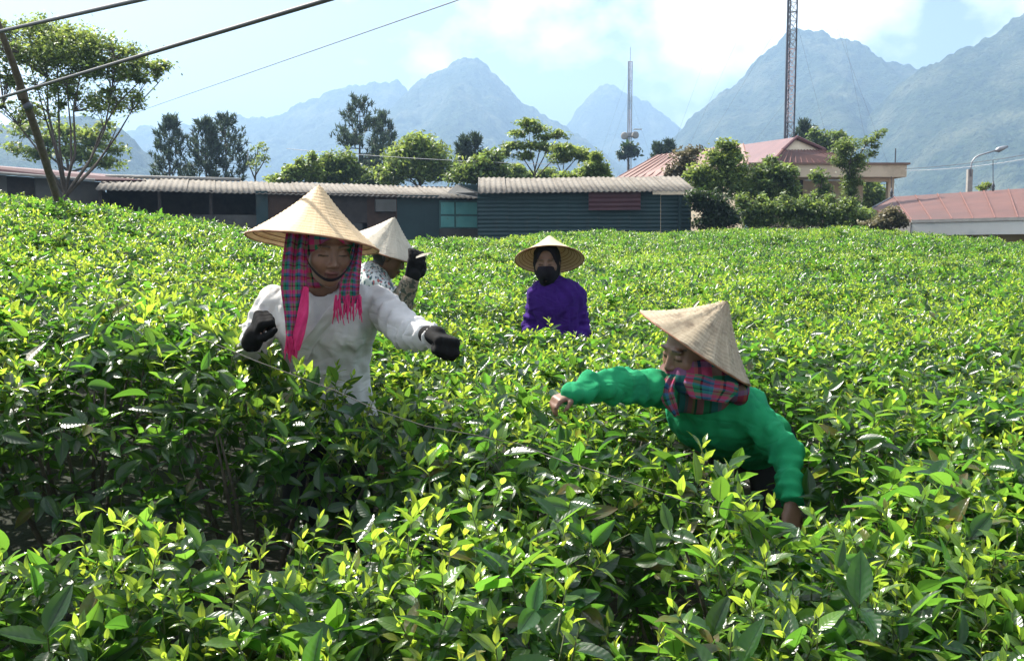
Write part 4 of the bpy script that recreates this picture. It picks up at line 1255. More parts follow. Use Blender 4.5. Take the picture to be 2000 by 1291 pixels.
leafy('leafy_tree', 'olive green tree at the foot of the tall pine', 46, [(640, 325, 25, 22), (668, 318, 26, 24), (655, 342, 36, 16), (690, 338, 20, 16), (640, 306, 10, 8)],
      [[(655, 368), (655, 340), (650, 312)], [(655, 355), (675, 325)], [(655, 358), (636, 330)]], 3800, 0.12, M_FB, 105, base_r=.07)
pine('tallest pine with layered branches at the picture centre left', 700, 197, 362, 64, 66, 204, 3, dens=1.25)
pine('shorter pine leader right of the tallest pine', 752, 226, 362, 67, 36, 205, -4)
leafy('round_tree', 'large rounded light green tree behind the sheds', 50, [(822, 292, 42, 26), (790, 315, 40, 26), (850, 315, 40, 26), (768, 340, 26, 18), (880, 338, 26, 18), (822, 335, 50, 20), (812, 276, 24, 12), (755, 350, 18, 10)],
      [[(820, 368), (820, 340), (822, 300)], [(820, 352), (785, 322)], [(820, 350), (858, 320)]], 8500, 0.13, M_FA, 106, base_r=.12, sub=8, subr=.6)
leafy('dark_tree', 'low dark tree between the tall pine and the round tree', 58, [(735, 345, 28, 14), (765, 350, 22, 10), (712, 350, 22, 10)], [[(738, 370), (738, 352), (738, 338)]], 2600, 0.14, M_FB, 130, base_r=.08)
leafy('dark_tree', 'low green tree filling the gap under the umbrella tree', 56, [(1000, 338, 26, 14), (1030, 346, 30, 10), (1070, 342, 24, 12)], [[(1020, 368), (1020, 350), (1018, 334)]], 2800, 0.13, M_FA, 131, base_r=.08)
pine('small pine tip showing left behind the dark green tree', 905, 274, 356, 62, 20, 206, dens=.7)
pine('small pine tip showing right behind the dark green tree', 928, 270, 356, 62, 20, 207, dens=.7)
leafy('dark_tree', 'dark green bushy tree left of the airy umbrella tree', 44, [(948, 322, 36, 20), (962, 305, 20, 14), (915, 335, 30, 16), (975, 335, 22, 14), (900, 348, 30, 10), (945, 345, 40, 12)],
      [[(945, 368), (946, 345), (955, 310)], [(945, 358), (915, 338)], [(945, 356), (972, 330)]], 5200, 0.12, M_FB, 107, base_r=.08, sub=7)
leafy('umbrella_tree', 'airy tree with flat layered crown and open branches behind the teal shed', 48, [(1030, 240, 22, 7), (1048, 252, 26, 7), (1012, 262, 18, 7), (1062, 268, 20, 6), (1092, 264, 18, 7), (1000, 286, 20, 7), (1040, 285, 30, 9), (1075, 292, 16, 7), (985, 300, 10, 8), (1022, 305, 18, 7)],
      [[(1046, 362), (1044, 330), (1036, 290), (1032, 245)], [(1045, 345), (1022, 310), (1004, 288)], [(1045, 340), (1066, 300), (1090, 268)], [(1044, 335), (1055, 290), (1050, 256)], [(1045, 350), (1075, 318), (1100, 296)]],
      5200, 0.095, M_FA, 108, base_r=.055, flat=.75, sub=9, subr=.6, fill=.9)
leafy('leafy_tree', 'mid green open tree just right of the umbrella tree', 46, [(1098, 290, 22, 10), (1120, 298, 26, 12), (1090, 308, 24, 10), (1140, 305, 20, 10)],
      [[(1098, 362), (1100, 330), (1104, 295)], [(1099, 345), (1085, 312)], [(1099, 340), (1130, 305)]], 3600, 0.10, M_FA, 109, base_r=.05, flat=.7, fill=.5)
leafy('leafy_tree', 'ragged light green tree at the left end of the pale metal roof', 43, [(1165, 312, 12, 16), (1178, 332, 14, 14), (1150, 335, 20, 16), (1120, 345, 30, 10), (1180, 346, 16, 8)],
      [[(1158, 365), (1160, 340), (1165, 308)], [(1158, 355), (1140, 338)]], 3000, 0.11, M_FA, 110, base_r=.05)
leafy('hilltop_tree', 'dark tree crown round the foot of the thin mast', 112, [(1228, 288, 15, 9), (1220, 300, 14, 10), (1238, 298, 12, 10)], [[(1228, 330), (1228, 305), (1228, 284)]], 700, 0.34, M_FC, 111, base_r=.15)
pine('small dark pine tips above the pale metal roof, left one', 1284, 286, 330, 74, 15, 208, dens=.6)
pine('small dark pine tips above the pale metal roof, right one', 1306, 280, 330, 74, 14, 209, dens=.6)
leafy('dry_shrub', 'pale dry twiggy shrub at the edge of the pale metal roof', 40, [(1335, 312, 26, 18), (1352, 296, 18, 10), (1320, 335, 20, 14)],
      [[(1338, 372), (1338, 335), (1330, 305)], [(1338, 350), (1355, 310)], [(1338, 350), (1318, 320)]], 1500, 0.09, M_FD, 112, 'shrub', base_r=.04)
leafy('citrus_tree', 'tall bushy tree with yellow green tips over the end of the teal shed', 36.5, [(1412, 285, 14, 14), (1432, 292, 14, 16), (1398, 312, 26, 20), (1428, 320, 28, 22), (1368, 340, 30, 20), (1400, 350, 36, 22), (1440, 352, 32, 24), (1380, 365, 30, 16)],
      [[(1410, 400), (1408, 360), (1416, 320), (1424, 288)], [(1410, 380), (1375, 345)], [(1410, 375), (1440, 345)]], 8000, 0.085, M_FA, 113, base_r=.07, sub=7, subr=.56)
leafy('citrus_tree', 'bushy olive tree in front of the hipped roof house', 36, [(1500, 335, 26, 20), (1530, 345, 26, 22), (1488, 362, 30, 20), (1540, 370, 22, 18), (1510, 385, 36, 16), (1455, 375, 28, 18), (1505, 312, 10, 10)],
      [[(1502, 410), (1502, 370), (1506, 325)], [(1502, 390), (1535, 350)], [(1502, 390), (1470, 370)]], 7500, 0.085, M_FB, 114, base_r=.06, sub=7, subr=.56)
leafy('ivy_mass', 'dark tangle of creeper over the right end of the teal shed', 30.6, [(1370, 392, 22, 20), (1395, 405, 28, 30), (1350, 384, 14, 10), (1420, 425, 26, 20), (1385, 435, 34, 14)],
      [[(1392, 448), (1390, 415), (1380, 385)]], 6000, 0.065, M_FC, 115, 'creeper', base_r=.03, sub=8)
leafy('hedge', 'overgrown dark hedge along the far edge of the tea', 31.5, [(1462, 415, 26, 22), (1505, 412, 30, 22), (1550, 408, 32, 20), (1595, 412, 34, 22), (1640, 418, 32, 22), (1680, 425, 30, 18), (1490, 435, 36, 12), (1560, 434, 40, 10), (1640, 438, 44, 10), (1485, 392, 9, 14), (1532, 387, 8, 11), (1620, 390, 12, 13), (1572, 390, 7, 12), (1655, 396, 14, 12), (1450, 395, 14, 16)],
      [[(1560, 450), (1558, 425), (1556, 405)], [(1500, 450), (1500, 415)], [(1640, 450), (1640, 418)]], 11000, 0.07, M_FB, 116, 'hedge', base_r=.03, sub=8)
leafy('climbing_vine', 'leafy climber hanging in front of the cream wall', 40, [(1600, 345, 16, 14), (1610, 370, 14, 18), (1590, 390, 18, 14), (1612, 395, 14, 10)], [[(1604, 415), (1604, 380), (1602, 340)]], 1500, 0.10, M_FB, 117, 'creeper', base_r=.03)
leafy('feathery_tree', 'slender feathery leaved tree beside the porch slab', 39, [(1655, 290, 26, 16), (1640, 312, 22, 12), (1690, 275, 20, 8), (1715, 264, 12, 7), (1725, 256, 8, 5), (1712, 285, 10, 6), (1668, 320, 26, 18), (1662, 350, 18, 20), (1658, 380, 16, 22), (1668, 405, 20, 16), (1700, 300, 12, 8)],
      [[(1664, 440), (1662, 380), (1656, 320), (1662, 285)], [(1660, 330), (1690, 285), (1722, 260)], [(1660, 345), (1640, 318)]], 6500, 0.075, M_FB, 118, base_r=.06, sub=7, subr=.55, elong=3.0)
pine('dark pine top directly behind the small red gable', 1572, 240, 310, 70, 22, 210, dens=.8)
leafy('dark_tree', 'dark wooded crown right behind the hipped roof', 68, [(1610, 272, 24, 14), (1635, 268, 16, 12), (1640, 285, 30, 16), (1600, 290, 22, 12), (1590, 262, 10, 12)], [[(1615, 330), (1615, 295), (1614, 268)], [(1615, 310), (1640, 280)]], 3500, 0.17, M_FB, 119, base_r=.1)
leafy('leafy_tree', 'green tree seen through the porch opening', 58, [(1700, 370, 24, 20), (1715, 385, 22, 18), (1690, 392, 24, 16)], [[(1702, 430), (1702, 395), (1702, 360)]], 2500, 0.14, M_FA, 120, base_r=.06)
leafy('brown_shrub', 'brownish green shrub before the corner of the red roof', 29.5, [(1742, 418, 18, 13), (1728, 432, 22, 12), (1758, 432, 16, 12), (1700, 440, 24, 8)], [[(1740, 452), (1740, 435), (1742, 410)]], 2600, 0.07, M_FD, 121, 'shrub', base_r=.03)
leafy('dark_shrub', 'dark shrub under the feathery tree at the end of the hedge', 32.5, [(1668, 420, 26, 18), (1690, 432, 24, 12)], [[(1672, 450), (1672, 435), (1672, 412)]], 2600, 0.07, M_FC, 122, 'shrub', base_r=.03)
leafy('roof_weed', 'yellow green weed behind the red roof ridge', 41, [(1926, 364, 10, 6), (1920, 368, 12, 5)], [[(1924, 392), (1924, 372), (1924, 362)]], 260, 0.09, M_FA, 123, 'plant', base_r=.015)
# ================================================================== people
# Bodies and clothes are implicit surfaces (smooth unions of tapered limbs) turned into one mesh by surface nets.
def rcone(p, a, b, ra, rb):
    a = np.asarray(a, np.float32); b = np.asarray(b, np.float32); ba = b - a
    q = [p[i] - a[i] for i in range(3)]
    h = np.clip((q[0] * ba[0] + q[1] * ba[1] + q[2] * ba[2]) / max(1e-9, float(ba @ ba)), 0, 1)
    return np.sqrt(sum((q[i] - ba[i] * h) ** 2 for i in range(3))) - (ra + (rb - ra) * h)

def ell(p, c, r, B=None):
    """ellipsoid; B columns = its axes"""
    q = [p[i] - c[i] for i in range(3)]
    if B is not None:
        q = [q[0] * B[0][k] + q[1] * B[1][k] + q[2] * B[2][k] for k in range(3)]
    k0 = np.sqrt(sum((q[i] / r[i]) ** 2 for i in range(3))) + 1e-6
    k1 = np.sqrt(sum((q[i] / r[i] ** 2) ** 2 for i in range(3))) + 1e-6
    return k0 * (k0 - 1) / k1

def smin(a, b, k):
    h = np.clip(0.5 + 0.5 * (b - a) / k, 0, 1)
    return b * (1 - h) + a * h - k * h * (1 - h)
def smax(a, b, k): return -smin(-a, -b, k)

def surface_nets(axs, d):
    """one vertex per mixed cell of a rectilinear grid, one quad per crossed edge"""
    nx, ny, nz = d.shape
    s = d < 0
    corner = [(i, j, k) for i in (0, 1) for j in (0, 1) for k in (0, 1)]
    def cut(a, o): return a[o[0]:nx - 1 + o[0], o[1]:ny - 1 + o[1], o[2]:nz - 1 + o[2]]
    cnt = sum(cut(s, o).astype(np.int8) for o in corner)
    cells = np.argwhere((cnt > 0) & (cnt < 8))
    idx = -np.ones((nx - 1, ny - 1, nz - 1), np.int64); idx[tuple(cells.T)] = np.arange(len(cells))
    acc = np.zeros((len(cells), 3)); n = np.zeros(len(cells))
    for o in corner:
        for ax in range(3):
            if o[ax]: continue
            o2 = list(o); o2[ax] = 1
            c1 = cells + np.array(o); c2 = cells + np.array(o2)
            d1 = d[tuple(c1.T)]; d2 = d[tuple(c2.T)]
            m = (d1 < 0) != (d2 < 0)
            t = np.where(m, d1 / np.where(m, d1 - d2, 1), 0)
            p1 = np.stack([axs[i][c1[:, i]] for i in range(3)], 1); p2 = np.stack([axs[i][c2[:, i]] for i in range(3)], 1)
            acc += np.where(m[:, None], p1 + (p2 - p1) * t[:, None], 0); n += m
    v = acc / n[:, None]
    faces = []
    for ax in range(3):
        sl1 = [slice(None)] * 3; sl2 = [slice(None)] * 3; sl1[ax] = slice(0, -1); sl2[ax] = slice(1, None)
        ch = s[tuple(sl1)] != s[tuple(sl2)]
        e = np.argwhere(ch)
        b1, b2 = [(1, 2), (2, 0), (0, 1)][ax]
        e = e[(e[:, b1] > 0) & (e[:, b2] > 0) & (e[:, b1] < d.shape[b1] - 1) & (e[:, b2] < d.shape[b2] - 1)]
        if not len(e): continue
        fl = s[tuple(e.T)]
        def cell(o1, o2):
            c = e.copy(); c[:, b1] -= o1; c[:, b2] -= o2; return idx[tuple(c.T)]
        q = np.stack([cell(0, 0), cell(1, 0), cell(1, 1), cell(0, 1)], 1)
        q[~fl] = q[~fl][:, ::-1]
        q = q[:, ::-1]
        faces.append(q)
    f = np.concatenate(faces)
    f = f[(f >= 0).all(1)]
    return v, f

def relax(v, f, it=2, lam=0.5):
    e = np.concatenate([f[:, [0, 1]], f[:, [1, 2]], f[:, [2, 3]], f[:, [3, 0]]])
    for _ in range(it):
        s = np.zeros_like(v); c = np.zeros(len(v))
        np.add.at(s, e[:, 0], v[e[:, 1]]); np.add.at(c, e[:, 0], 1)
        np.add.at(s, e[:, 1], v[e[:, 0]]); np.add.at(c, e[:, 1], 1)
        v = v + lam * (s / np.maximum(c, 1)[:, None] - v)
    return v

def biggest(v, f):
    """keep only the largest connected surface"""
    lab = np.arange(len(v))
    for _ in range(400):
        m = lab[f].min(1); new = lab.copy()
        for k in range(4): np.minimum.at(new, f[:, k], m)
        new = new[new]
        if (new == lab).all(): break
        lab = new
    u, c = np.unique(lab, return_counts=True)
    if len(u) == 1: return v, f
    keep = lab == u[c.argmax()]
    ix = np.cumsum(keep) - 1
    return v[keep], ix[f[keep[f].all(1)]]

def axis(lo, hi, h, fine=()):
    """grid coordinates from lo to hi at step h, finer in the given (a, b, step) stretches"""
    xs = [lo]
    while xs[-1] < hi:
        st = h
        for a, b, s in fine:
            if a - h < xs[-1] < b: st = min(st, s)
        xs.append(xs[-1] + st)
    return np.array(xs, np.float32)

def implicit(name, fn, lo, hi, h, mat, parent, fine=((), (), ()), it=1, color=None, uvfn=None):
    ax = [axis(lo[i], hi[i], h, fine[i]) for i in range(3)]
    g = [ax[0][:, None, None], ax[1][None, :, None], ax[2][None, None, :]]
    d = fn(g)
    d = np.broadcast_to(d, (len(ax[0]), len(ax[1]), len(ax[2]))).astype(np.float32)
    v, f = biggest(*surface_nets(ax, d))
    v = relax(v, f, it)
    attrs = {'col': ('FLOAT_COLOR', color(v))} if color is not None else None
    L = np.array(parent_world(parent))
    return obj(name, mesh_from(name, v - L, f, mat, True, attrs), parent)

def basis(f, up):
    f = np.asarray(f, float); f /= np.linalg.norm(f)
    up = np.asarray(up, float); z = up - f * (up @ f); z /= np.linalg.norm(z)
    x = np.cross(f, z)                                  # the person's right when y is forward
    return np.stack([x, f, z], 1)                       # columns: right, forward, up

def head_sdf(p, c, B, detail=True):
    q = [p[i] - c[i] for i in range(3)]
    x, y, z = [q[0] * B[0][k] + q[1] * B[1][k] + q[2] * B[2][k] for k in range(3)]
    l = (x, y, z); ax_ = np.abs(x); m = (ax_, y, z)
    d = ell(l, (0, -.012, .032), (.074, .094, .094))
    d = smin(d, ell(l, (0, .030, -.032), (.058, .060, .076)), .035)
    d = smin(d, ell(l, (0, .070, -.088), (.022, .018, .018)), .03)
    d = smin(d, ell(m, (.040, .060, -.022), (.026, .022, .026)), .025)
    if detail:
        d = smin(d, ell(m, (.026, .082, .030), (.030, .010, .008)), .012)
        d = smax(d, -ell(m, (.033, .102, .008), (.020, .016, .012)), .012)
        d = smin(d, ell(m, (.032, .078, .006), (.015, .012, .011)), .006)
        d = smin(d, rcone(l, (0, .086, .016), (0, .104, -.026), .007, .011), .012)
        d = smin(d, ell(m, (.012, .094, -.031), (.009, .011, .008)), .008)
        d = smin(d, ell(l, (0, .090, -.054), (.024, .011, .0065)), .006)
        d = smin(d, ell(l, (0, .088, -.066), (.020, .011, .0075)), .006)
        d = smin(d, ell(m, (.076, -.006, -.004), (.010, .020, .030)), .010)
    return d

SKIN = np.array([0.20, 0.105, 0.066]); LIP = np.array([0.155, 0.052, 0.044]); HAIR = np.array([0.012, 0.010, 0.009])
def cone_limit(p, hat, margin=.010):
    """keeps heads and scarves inside the hat: positive outside the cone"""
    A, axv, R, H = hat; A = np.asarray(A, float); axv = np.asarray(axv, float) / np.linalg.norm(axv)
    q = [p[i] - A[i] for i in range(3)]
    t = -(q[0] * axv[0] + q[1] * axv[1] + q[2] * axv[2])
    r = np.sqrt(np.maximum(sum(k * k for k in q) - t * t, 1e-9))
    return np.where(t < H + .01, (r - t * R / H) * (H / math.hypot(R, H)) + margin + .010, -1.0)

def head_color(v, c, B, body_col=SKIN):
    q = (v - np.asarray(c)) @ B
    x, y, z = np.abs(q[:, 0]), q[:, 1], q[:, 2]
    col = np.tile(np.append(body_col, 1.0), (len(v), 1))
    front = y > .055
    cheek = np.exp(-(((x - .040) / .02) ** 2 + ((z + .022) / .02) ** 2)) * front
    col[:, :3] = col[:, :3] * (1 - .25 * cheek[:, None]) + np.array([.36, .15, .10]) * .25 * cheek[:, None]
    lip = front & (x < .025) & (np.abs(z + .060) < .011 - x * .16)
    col[lip, :3] = LIP
    mouth = front & (x < .023) & (np.abs(z + .0595) < .0022)
    col[mouth, :3] = LIP * .45
    brow = front & (x > .014) & (x < .050) & (np.abs(z - (.029 + .004 * np.sin((x - .012) * 60))) < .0034)
    col[brow, :3] = body_col * .30
    lash = front & (x > .016) & (x < .048) & (np.abs(z - (.001 + .10 * (x - .032) ** 2)) < .0026)
    col[lash, :3] = body_col * .16
    hair = (np.linalg.norm(q, axis=1) < .16) & ((z > .085) | ((y < -.005) & (z > -.06) & (x < .085)) | ((y < .03) & (z > .05)))
    col[hair, :3] = HAIR
    return col

def skin_mat():
    m, t, b = nodes_of('skin')
    a = t.nodes.new('ShaderNodeAttribute'); a.attribute_name = 'col'
    n = t.nodes.new('ShaderNodeTexNoise'); n.inputs['Scale'].default_value = 60
    x = t.nodes.new('ShaderNodeMixRGB'); x.blend_type = 'MULTIPLY'; x.inputs['Fac'].default_value = .25
    t.links.new(a.outputs['Color'], x.inputs['Color1']); t.links.new(n.outputs['Fac'], x.inputs['Color2'])
    t.links.new(x.outputs['Color'], b.inputs['Base Color'])
    b.inputs['Roughness'].default_value = .5
    b.inputs['Subsurface Weight'].default_value = .08
    b.inputs['Subsurface Radius'].default_value = (.012, .005, .003)
    return m
M_SKIN = skin_mat()

def cloth(name, c1, c2, scale=9, rough=.9, trans=None, c3=None, s3=3, t3=(.5, .62), crease=0):
    m = pmat(name, c1, c2, scale, rough, .25, 420, bdist=.0015, c3=c3, s3=s3, t3=t3, spec=.2)
    if crease:                                   # hand-sized creases and puckers of worn cotton over the weave
        t = m.node_tree; bp = [n for n in t.nodes if n.type == 'BUMP'][0]
        tcn = [n for n in t.nodes if n.type == 'TEX_COORD'][0]
        hs = []
        for sc_, st_ in ((9, (1, 1, .45)), (14, (.5, .5, 1.1))):
            mp_ = t.nodes.new('ShaderNodeMapping'); mp_.inputs['Scale'].default_value = st_; mp_.inputs['Rotation'].default_value = (.3, .5, .2)
            t.links.new(tcn.outputs['Object'], mp_.inputs['Vector'])
            n = t.nodes.new('ShaderNodeTexNoise'); n.inputs['Scale'].default_value = sc_; n.inputs['Detail'].default_value = 1.5; n.inputs['Distortion'].default_value = 0.8
            t.links.new(mp_.outputs['Vector'], n.inputs['Vector'])
            a = t.nodes.new('ShaderNodeMath'); a.operation = 'SUBTRACT'; a.inputs[1].default_value = .5; t.links.new(n.outputs['Fac'], a.inputs[0])
            b2 = t.nodes.new('ShaderNodeMath'); b2.operation = 'ABSOLUTE'; t.links.new(a.outputs[0], b2.inputs[0]); hs.append(b2.outputs[0])
        ad = t.nodes.new('ShaderNodeMath'); ad.operation = 'ADD'; t.links.new(hs[0], ad.inputs[0]); t.links.new(hs[1], ad.inputs[1])
        b3 = t.nodes.new('ShaderNodeBump'); b3.inputs['Strength'].default_value = .55; b3.inputs['Distance'].default_value = crease
        t.links.new(ad.outputs[0], b3.inputs['Height']); t.links.new(b3.outputs['Normal'], bp.inputs['Normal'])
    if trans: add_trans(m, trans, .12)
    return m
M_WHITE_CL = cloth('white_cotton', (0.47, 0.455, 0.44), (0.58, 0.565, 0.545), 7, c3=(0.36, 0.32, 0.27), s3=6, t3=(.58, .78), crease=.032)
M_PURPLE = cloth('purple_cotton', (0.034, 0.009, 0.125), (0.052, 0.014, 0.18), 6, crease=.036)
M_GREEN = cloth('green_cotton', (0.012, 0.225, 0.088), (0.018, 0.30, 0.118), 6, c3=(0.010, 0.16, 0.085), s3=7, t3=(.55, .75), crease=.036)
M_TROUSER = cloth('dark_trousers', (0.02, 0.02, 0.025), (0.035, 0.035, 0.04), 6)
M_GLOVE = cloth('black_glove_knit', (0.0035, 0.0035, 0.004), (0.008, 0.0075, 0.0075), 40, .9)
M_MASK = cloth('dark_face_mask', (0.012, 0.010, 0.014), (0.02, 0.016, 0.022), 20)
M_STRAP = cloth('dark_chin_strap', (0.012, 0.010, 0.016), (0.02, 0.016, 0.022), 20)
M_PINK = cloth('hot_pink_fringe', (0.50, 0.025, 0.12), (0.62, 0.05, 0.17), 30)
M_SLEEVE = cloth('brown_print_sleeve', (0.16, 0.12, 0.085), (0.30, 0.25, 0.19), 45, c3=(0.05, 0.06, 0.045), s3=40, t3=(.5, .55))

def floral_mat():
    m, t, b = nodes_of('floral_print'); L = t.links
    tcn = t.nodes.new('ShaderNodeTexCoord')
    base = (0.56, 0.57, 0.55)
    out = None
    for i, (sc, th, colr) in enumerate(((44, .33, (0.04, 0.11, 0.09)), (34, .22, (0.42, 0.12, 0.11)), (58, .30, (0.10, 0.13, 0.17)))):
        mp_ = t.nodes.new('ShaderNodeMapping'); mp_.inputs['Location'].default_value = (i * 3.1, i * 1.7, 0); mp_.inputs['Rotation'].default_value = (.4 * i, .3, .7 * i); mp_.inputs['Scale'].default_value = (1, 1, .55)
        L.new(tcn.outputs['Object'], mp_.inputs['Vector'])
        vo = t.nodes.new('ShaderNodeTexVoronoi'); vo.inputs['Scale'].default_value = sc; L.new(mp_.outputs['Vector'], vo.inputs['Vector'])
        cr = t.nodes.new('ShaderNodeValToRGB'); cr.color_ramp.elements[0].position = th; cr.color_ramp.elements[0].color = (1, 1, 1, 1)
        cr.color_ramp.elements[1].position = th + .06; cr.color_ramp.elements[1].color = (0, 0, 0, 1)
        L.new(vo.outputs['Distance'], cr.inputs['Fac'])
        x = t.nodes.new('ShaderNodeMixRGB'); x.inputs['Color2'].default_value = (*colr, 1)
        if out is None: x.inputs['Color1'].default_value = (*base, 1)
        else: L.new(out, x.inputs['Color1'])
        L.new(cr.outputs['Color'], x.inputs['Fac']); out = x.outputs['Color']
    L.new(out, b.inputs['Base Color']); b.inputs['Roughness'].default_value = .9
    return m
M_FLORAL = floral_mat()

def plaid_mat(name, coords='UV', su=1.0, sv=1.0, dark=1.0, cool=False):
    """woven plaid: stripes along both threads, alternating like a weave"""
    m, t, b = nodes_of(name); L = t.links
    tcn = t.nodes.new('ShaderNodeTexCoord')
    sx = t.nodes.new('ShaderNodeSeparateXYZ'); L.new(tcn.outputs[coords], sx.inputs['Vector'])
    def stripes(sock, mul, cols):
        mm = t.nodes.new('ShaderNodeMath'); mm.operation = 'MULTIPLY'; mm.inputs[1].default_value = mul; L.new(sock, mm.inputs[0])
        fr = t.nodes.new('ShaderNodeMath'); fr.operation = 'FRACT'; L.new(mm.outputs[0], fr.inputs[0])
        r = t.nodes.new('ShaderNodeValToRGB'); r.color_ramp.interpolation = 'CONSTANT'
        e = r.color_ramp.elements
        e[0].position = 0; e[0].color = (*[k * dark for k in cols[0][1]], 1)
        e[1].position = cols[1][0]; e[1].color = (*[k * dark for k in cols[1][1]], 1)
        for pos, c in cols[2:]:
            q = e.new(pos); q.color = (*[k * dark for k in c], 1)
        L.new(fr.outputs[0], r.inputs['Fac']); return r.outputs['Color']
    pink, grn, blu, blk, red, lil, org = (.50, .035, .15), (.025, .20, .09), (.03, .12, .22), (.012, .01, .014), (.30, .02, .035), (.22, .08, .24), (.40, .15, .07)
    if cool: pink, lil, org = (.42, .06, .13), (.05, .17, .30), (.40, .13, .08)
    warp = stripes(sx.outputs['X'], su, [(0, pink), (.2, grn), (.38, blk), (.44, blu), (.62, lil), (.72, pink), (.86, org), (.93, blk)])
    weft = stripes(sx.outputs['Y' if coords == 'UV' else 'Z'], sv, [(0, grn), (.16, pink), (.34, blu), (.46, blk), (.52, red), (.68, lil), (.80, grn), (.92, blk)])
    x = t.nodes.new('ShaderNodeMixRGB'); x.inputs['Fac'].default_value = .5
    L.new(warp, x.inputs['Color1']); L.new(weft, x.inputs['Color2'])
    L.new(x.outputs['Color'], b.inputs['Base Color']); b.inputs['Roughness'].default_value = .9; b.inputs['Specular IOR Level'].default_value = .15
    add_trans(m, x.outputs['Color'], .15)
    return m
M_PLAID = plaid_mat('plaid_scarf', 'UV', 2.2, 6.0)
M_PLAID_W = plaid_mat('plaid_wrap', 'Object', 11.0, 11.0)
M_PLAID_G = plaid_mat('plaid_neck_scarf', 'Object', 6.0, 7.0, .8, True)
M_BIB = plaid_mat('striped_scarf_end', 'Object', 9.0, 1.2, .75)
M_PLAID_T = plaid_mat('plaid_neck_scarf_end', 'UV', 1.3, 1.6, .9, True)

def straw_mat(name, c1, c2, worn):
    """palm leaf hat: radial leaf strips, stitched rings, stains; thin enough to glow a little"""
    m, t, b = nodes_of(name); L = t.links
    uvn = t.nodes.new('ShaderNodeUVMap')
    def nz(scale, det=5):
        mp_ = t.nodes.new('ShaderNodeMapping'); mp_.inputs['Scale'].default_value = scale
        L.new(uvn.outputs['UV'], mp_.inputs['Vector'])
        n = t.nodes.new('ShaderNodeTexNoise'); n.inputs['Scale'].default_value = 1; n.inputs['Detail'].default_value = det
        L.new(mp_.outputs['Vector'], n.inputs['Vector']); return n.outputs['Fac']
    fib = nz((150, 4, 1), 3); blot = nz((9, 5, 1), 6); strip = nz((46, .8, 1), 2)
    r = t.nodes.new('ShaderNodeValToRGB'); r.color_ramp.elements[0].position = .3; r.color_ramp.elements[0].color = (*c1, 1); r.color_ramp.elements[1].position = .68; r.color_ramp.elements[1].color = (*c2, 1)
    mx_ = t.nodes.new('ShaderNodeMixRGB'); mx_.inputs['Fac'].default_value = .45; L.new(fib, mx_.inputs['Color1']); L.new(strip, mx_.inputs['Color2'])
    L.new(mx_.outputs['Color'], r.inputs['Fac'])
    r2 = t.nodes.new('ShaderNodeValToRGB'); r2.color_ramp.elements[0].position = .52; r2.color_ramp.elements[0].color = (0, 0, 0, 1); r2.color_ramp.elements[1].position = .78; r2.color_ramp.elements[1].color = (worn, worn, worn, 1)
    L.new(blot, r2.inputs['Fac'])
    x = t.nodes.new('ShaderNodeMixRGB'); x.inputs['Color2'].default_value = (c1[0] * .45, c1[1] * .40, c1[2] * .38, 1)
    L.new(r2.outputs['Color'], x.inputs['Fac']); L.new(r.outputs['Color'], x.inputs['Color1'])
    L.new(x.outputs['Color'], b.inputs['Base Color'])
    b.inputs['Roughness'].default_value = .62; b.inputs['Specular IOR Level'].default_value = .3
    bp = t.nodes.new('ShaderNodeBump'); bp.inputs['Strength'].default_value = .5; bp.inputs['Distance'].default_value = .002
    L.new(mx_.outputs['Color'], bp.inputs['Height']); L.new(bp.outputs['Normal'], b.inputs['Normal'])
    add_trans(m, x.outputs['Color'], .16)
    return m
M_STRAW_NEW = straw_mat('new_straw', (0.60, 0.42, 0.23), (0.78, 0.60, 0.37), .25)
M_STRAW_PALE = straw_mat('pale_straw', (0.48, 0.42, 0.32), (0.62, 0.56, 0.45), .45)
M_STRAW_OLD = straw_mat('weathered_straw', (0.30, 0.235, 0.155), (0.48, 0.40, 0.28), .8)
M_STRAW_BRIGHT = straw_mat('bright_straw', (0.60, 0.48, 0.28), (0.72, 0.60, 0.38), .1)
M_HOOP = pmat('bamboo_hoop', (0.22, 0.09, 0.045), (0.32, 0.15, 0.08), 40, .7)

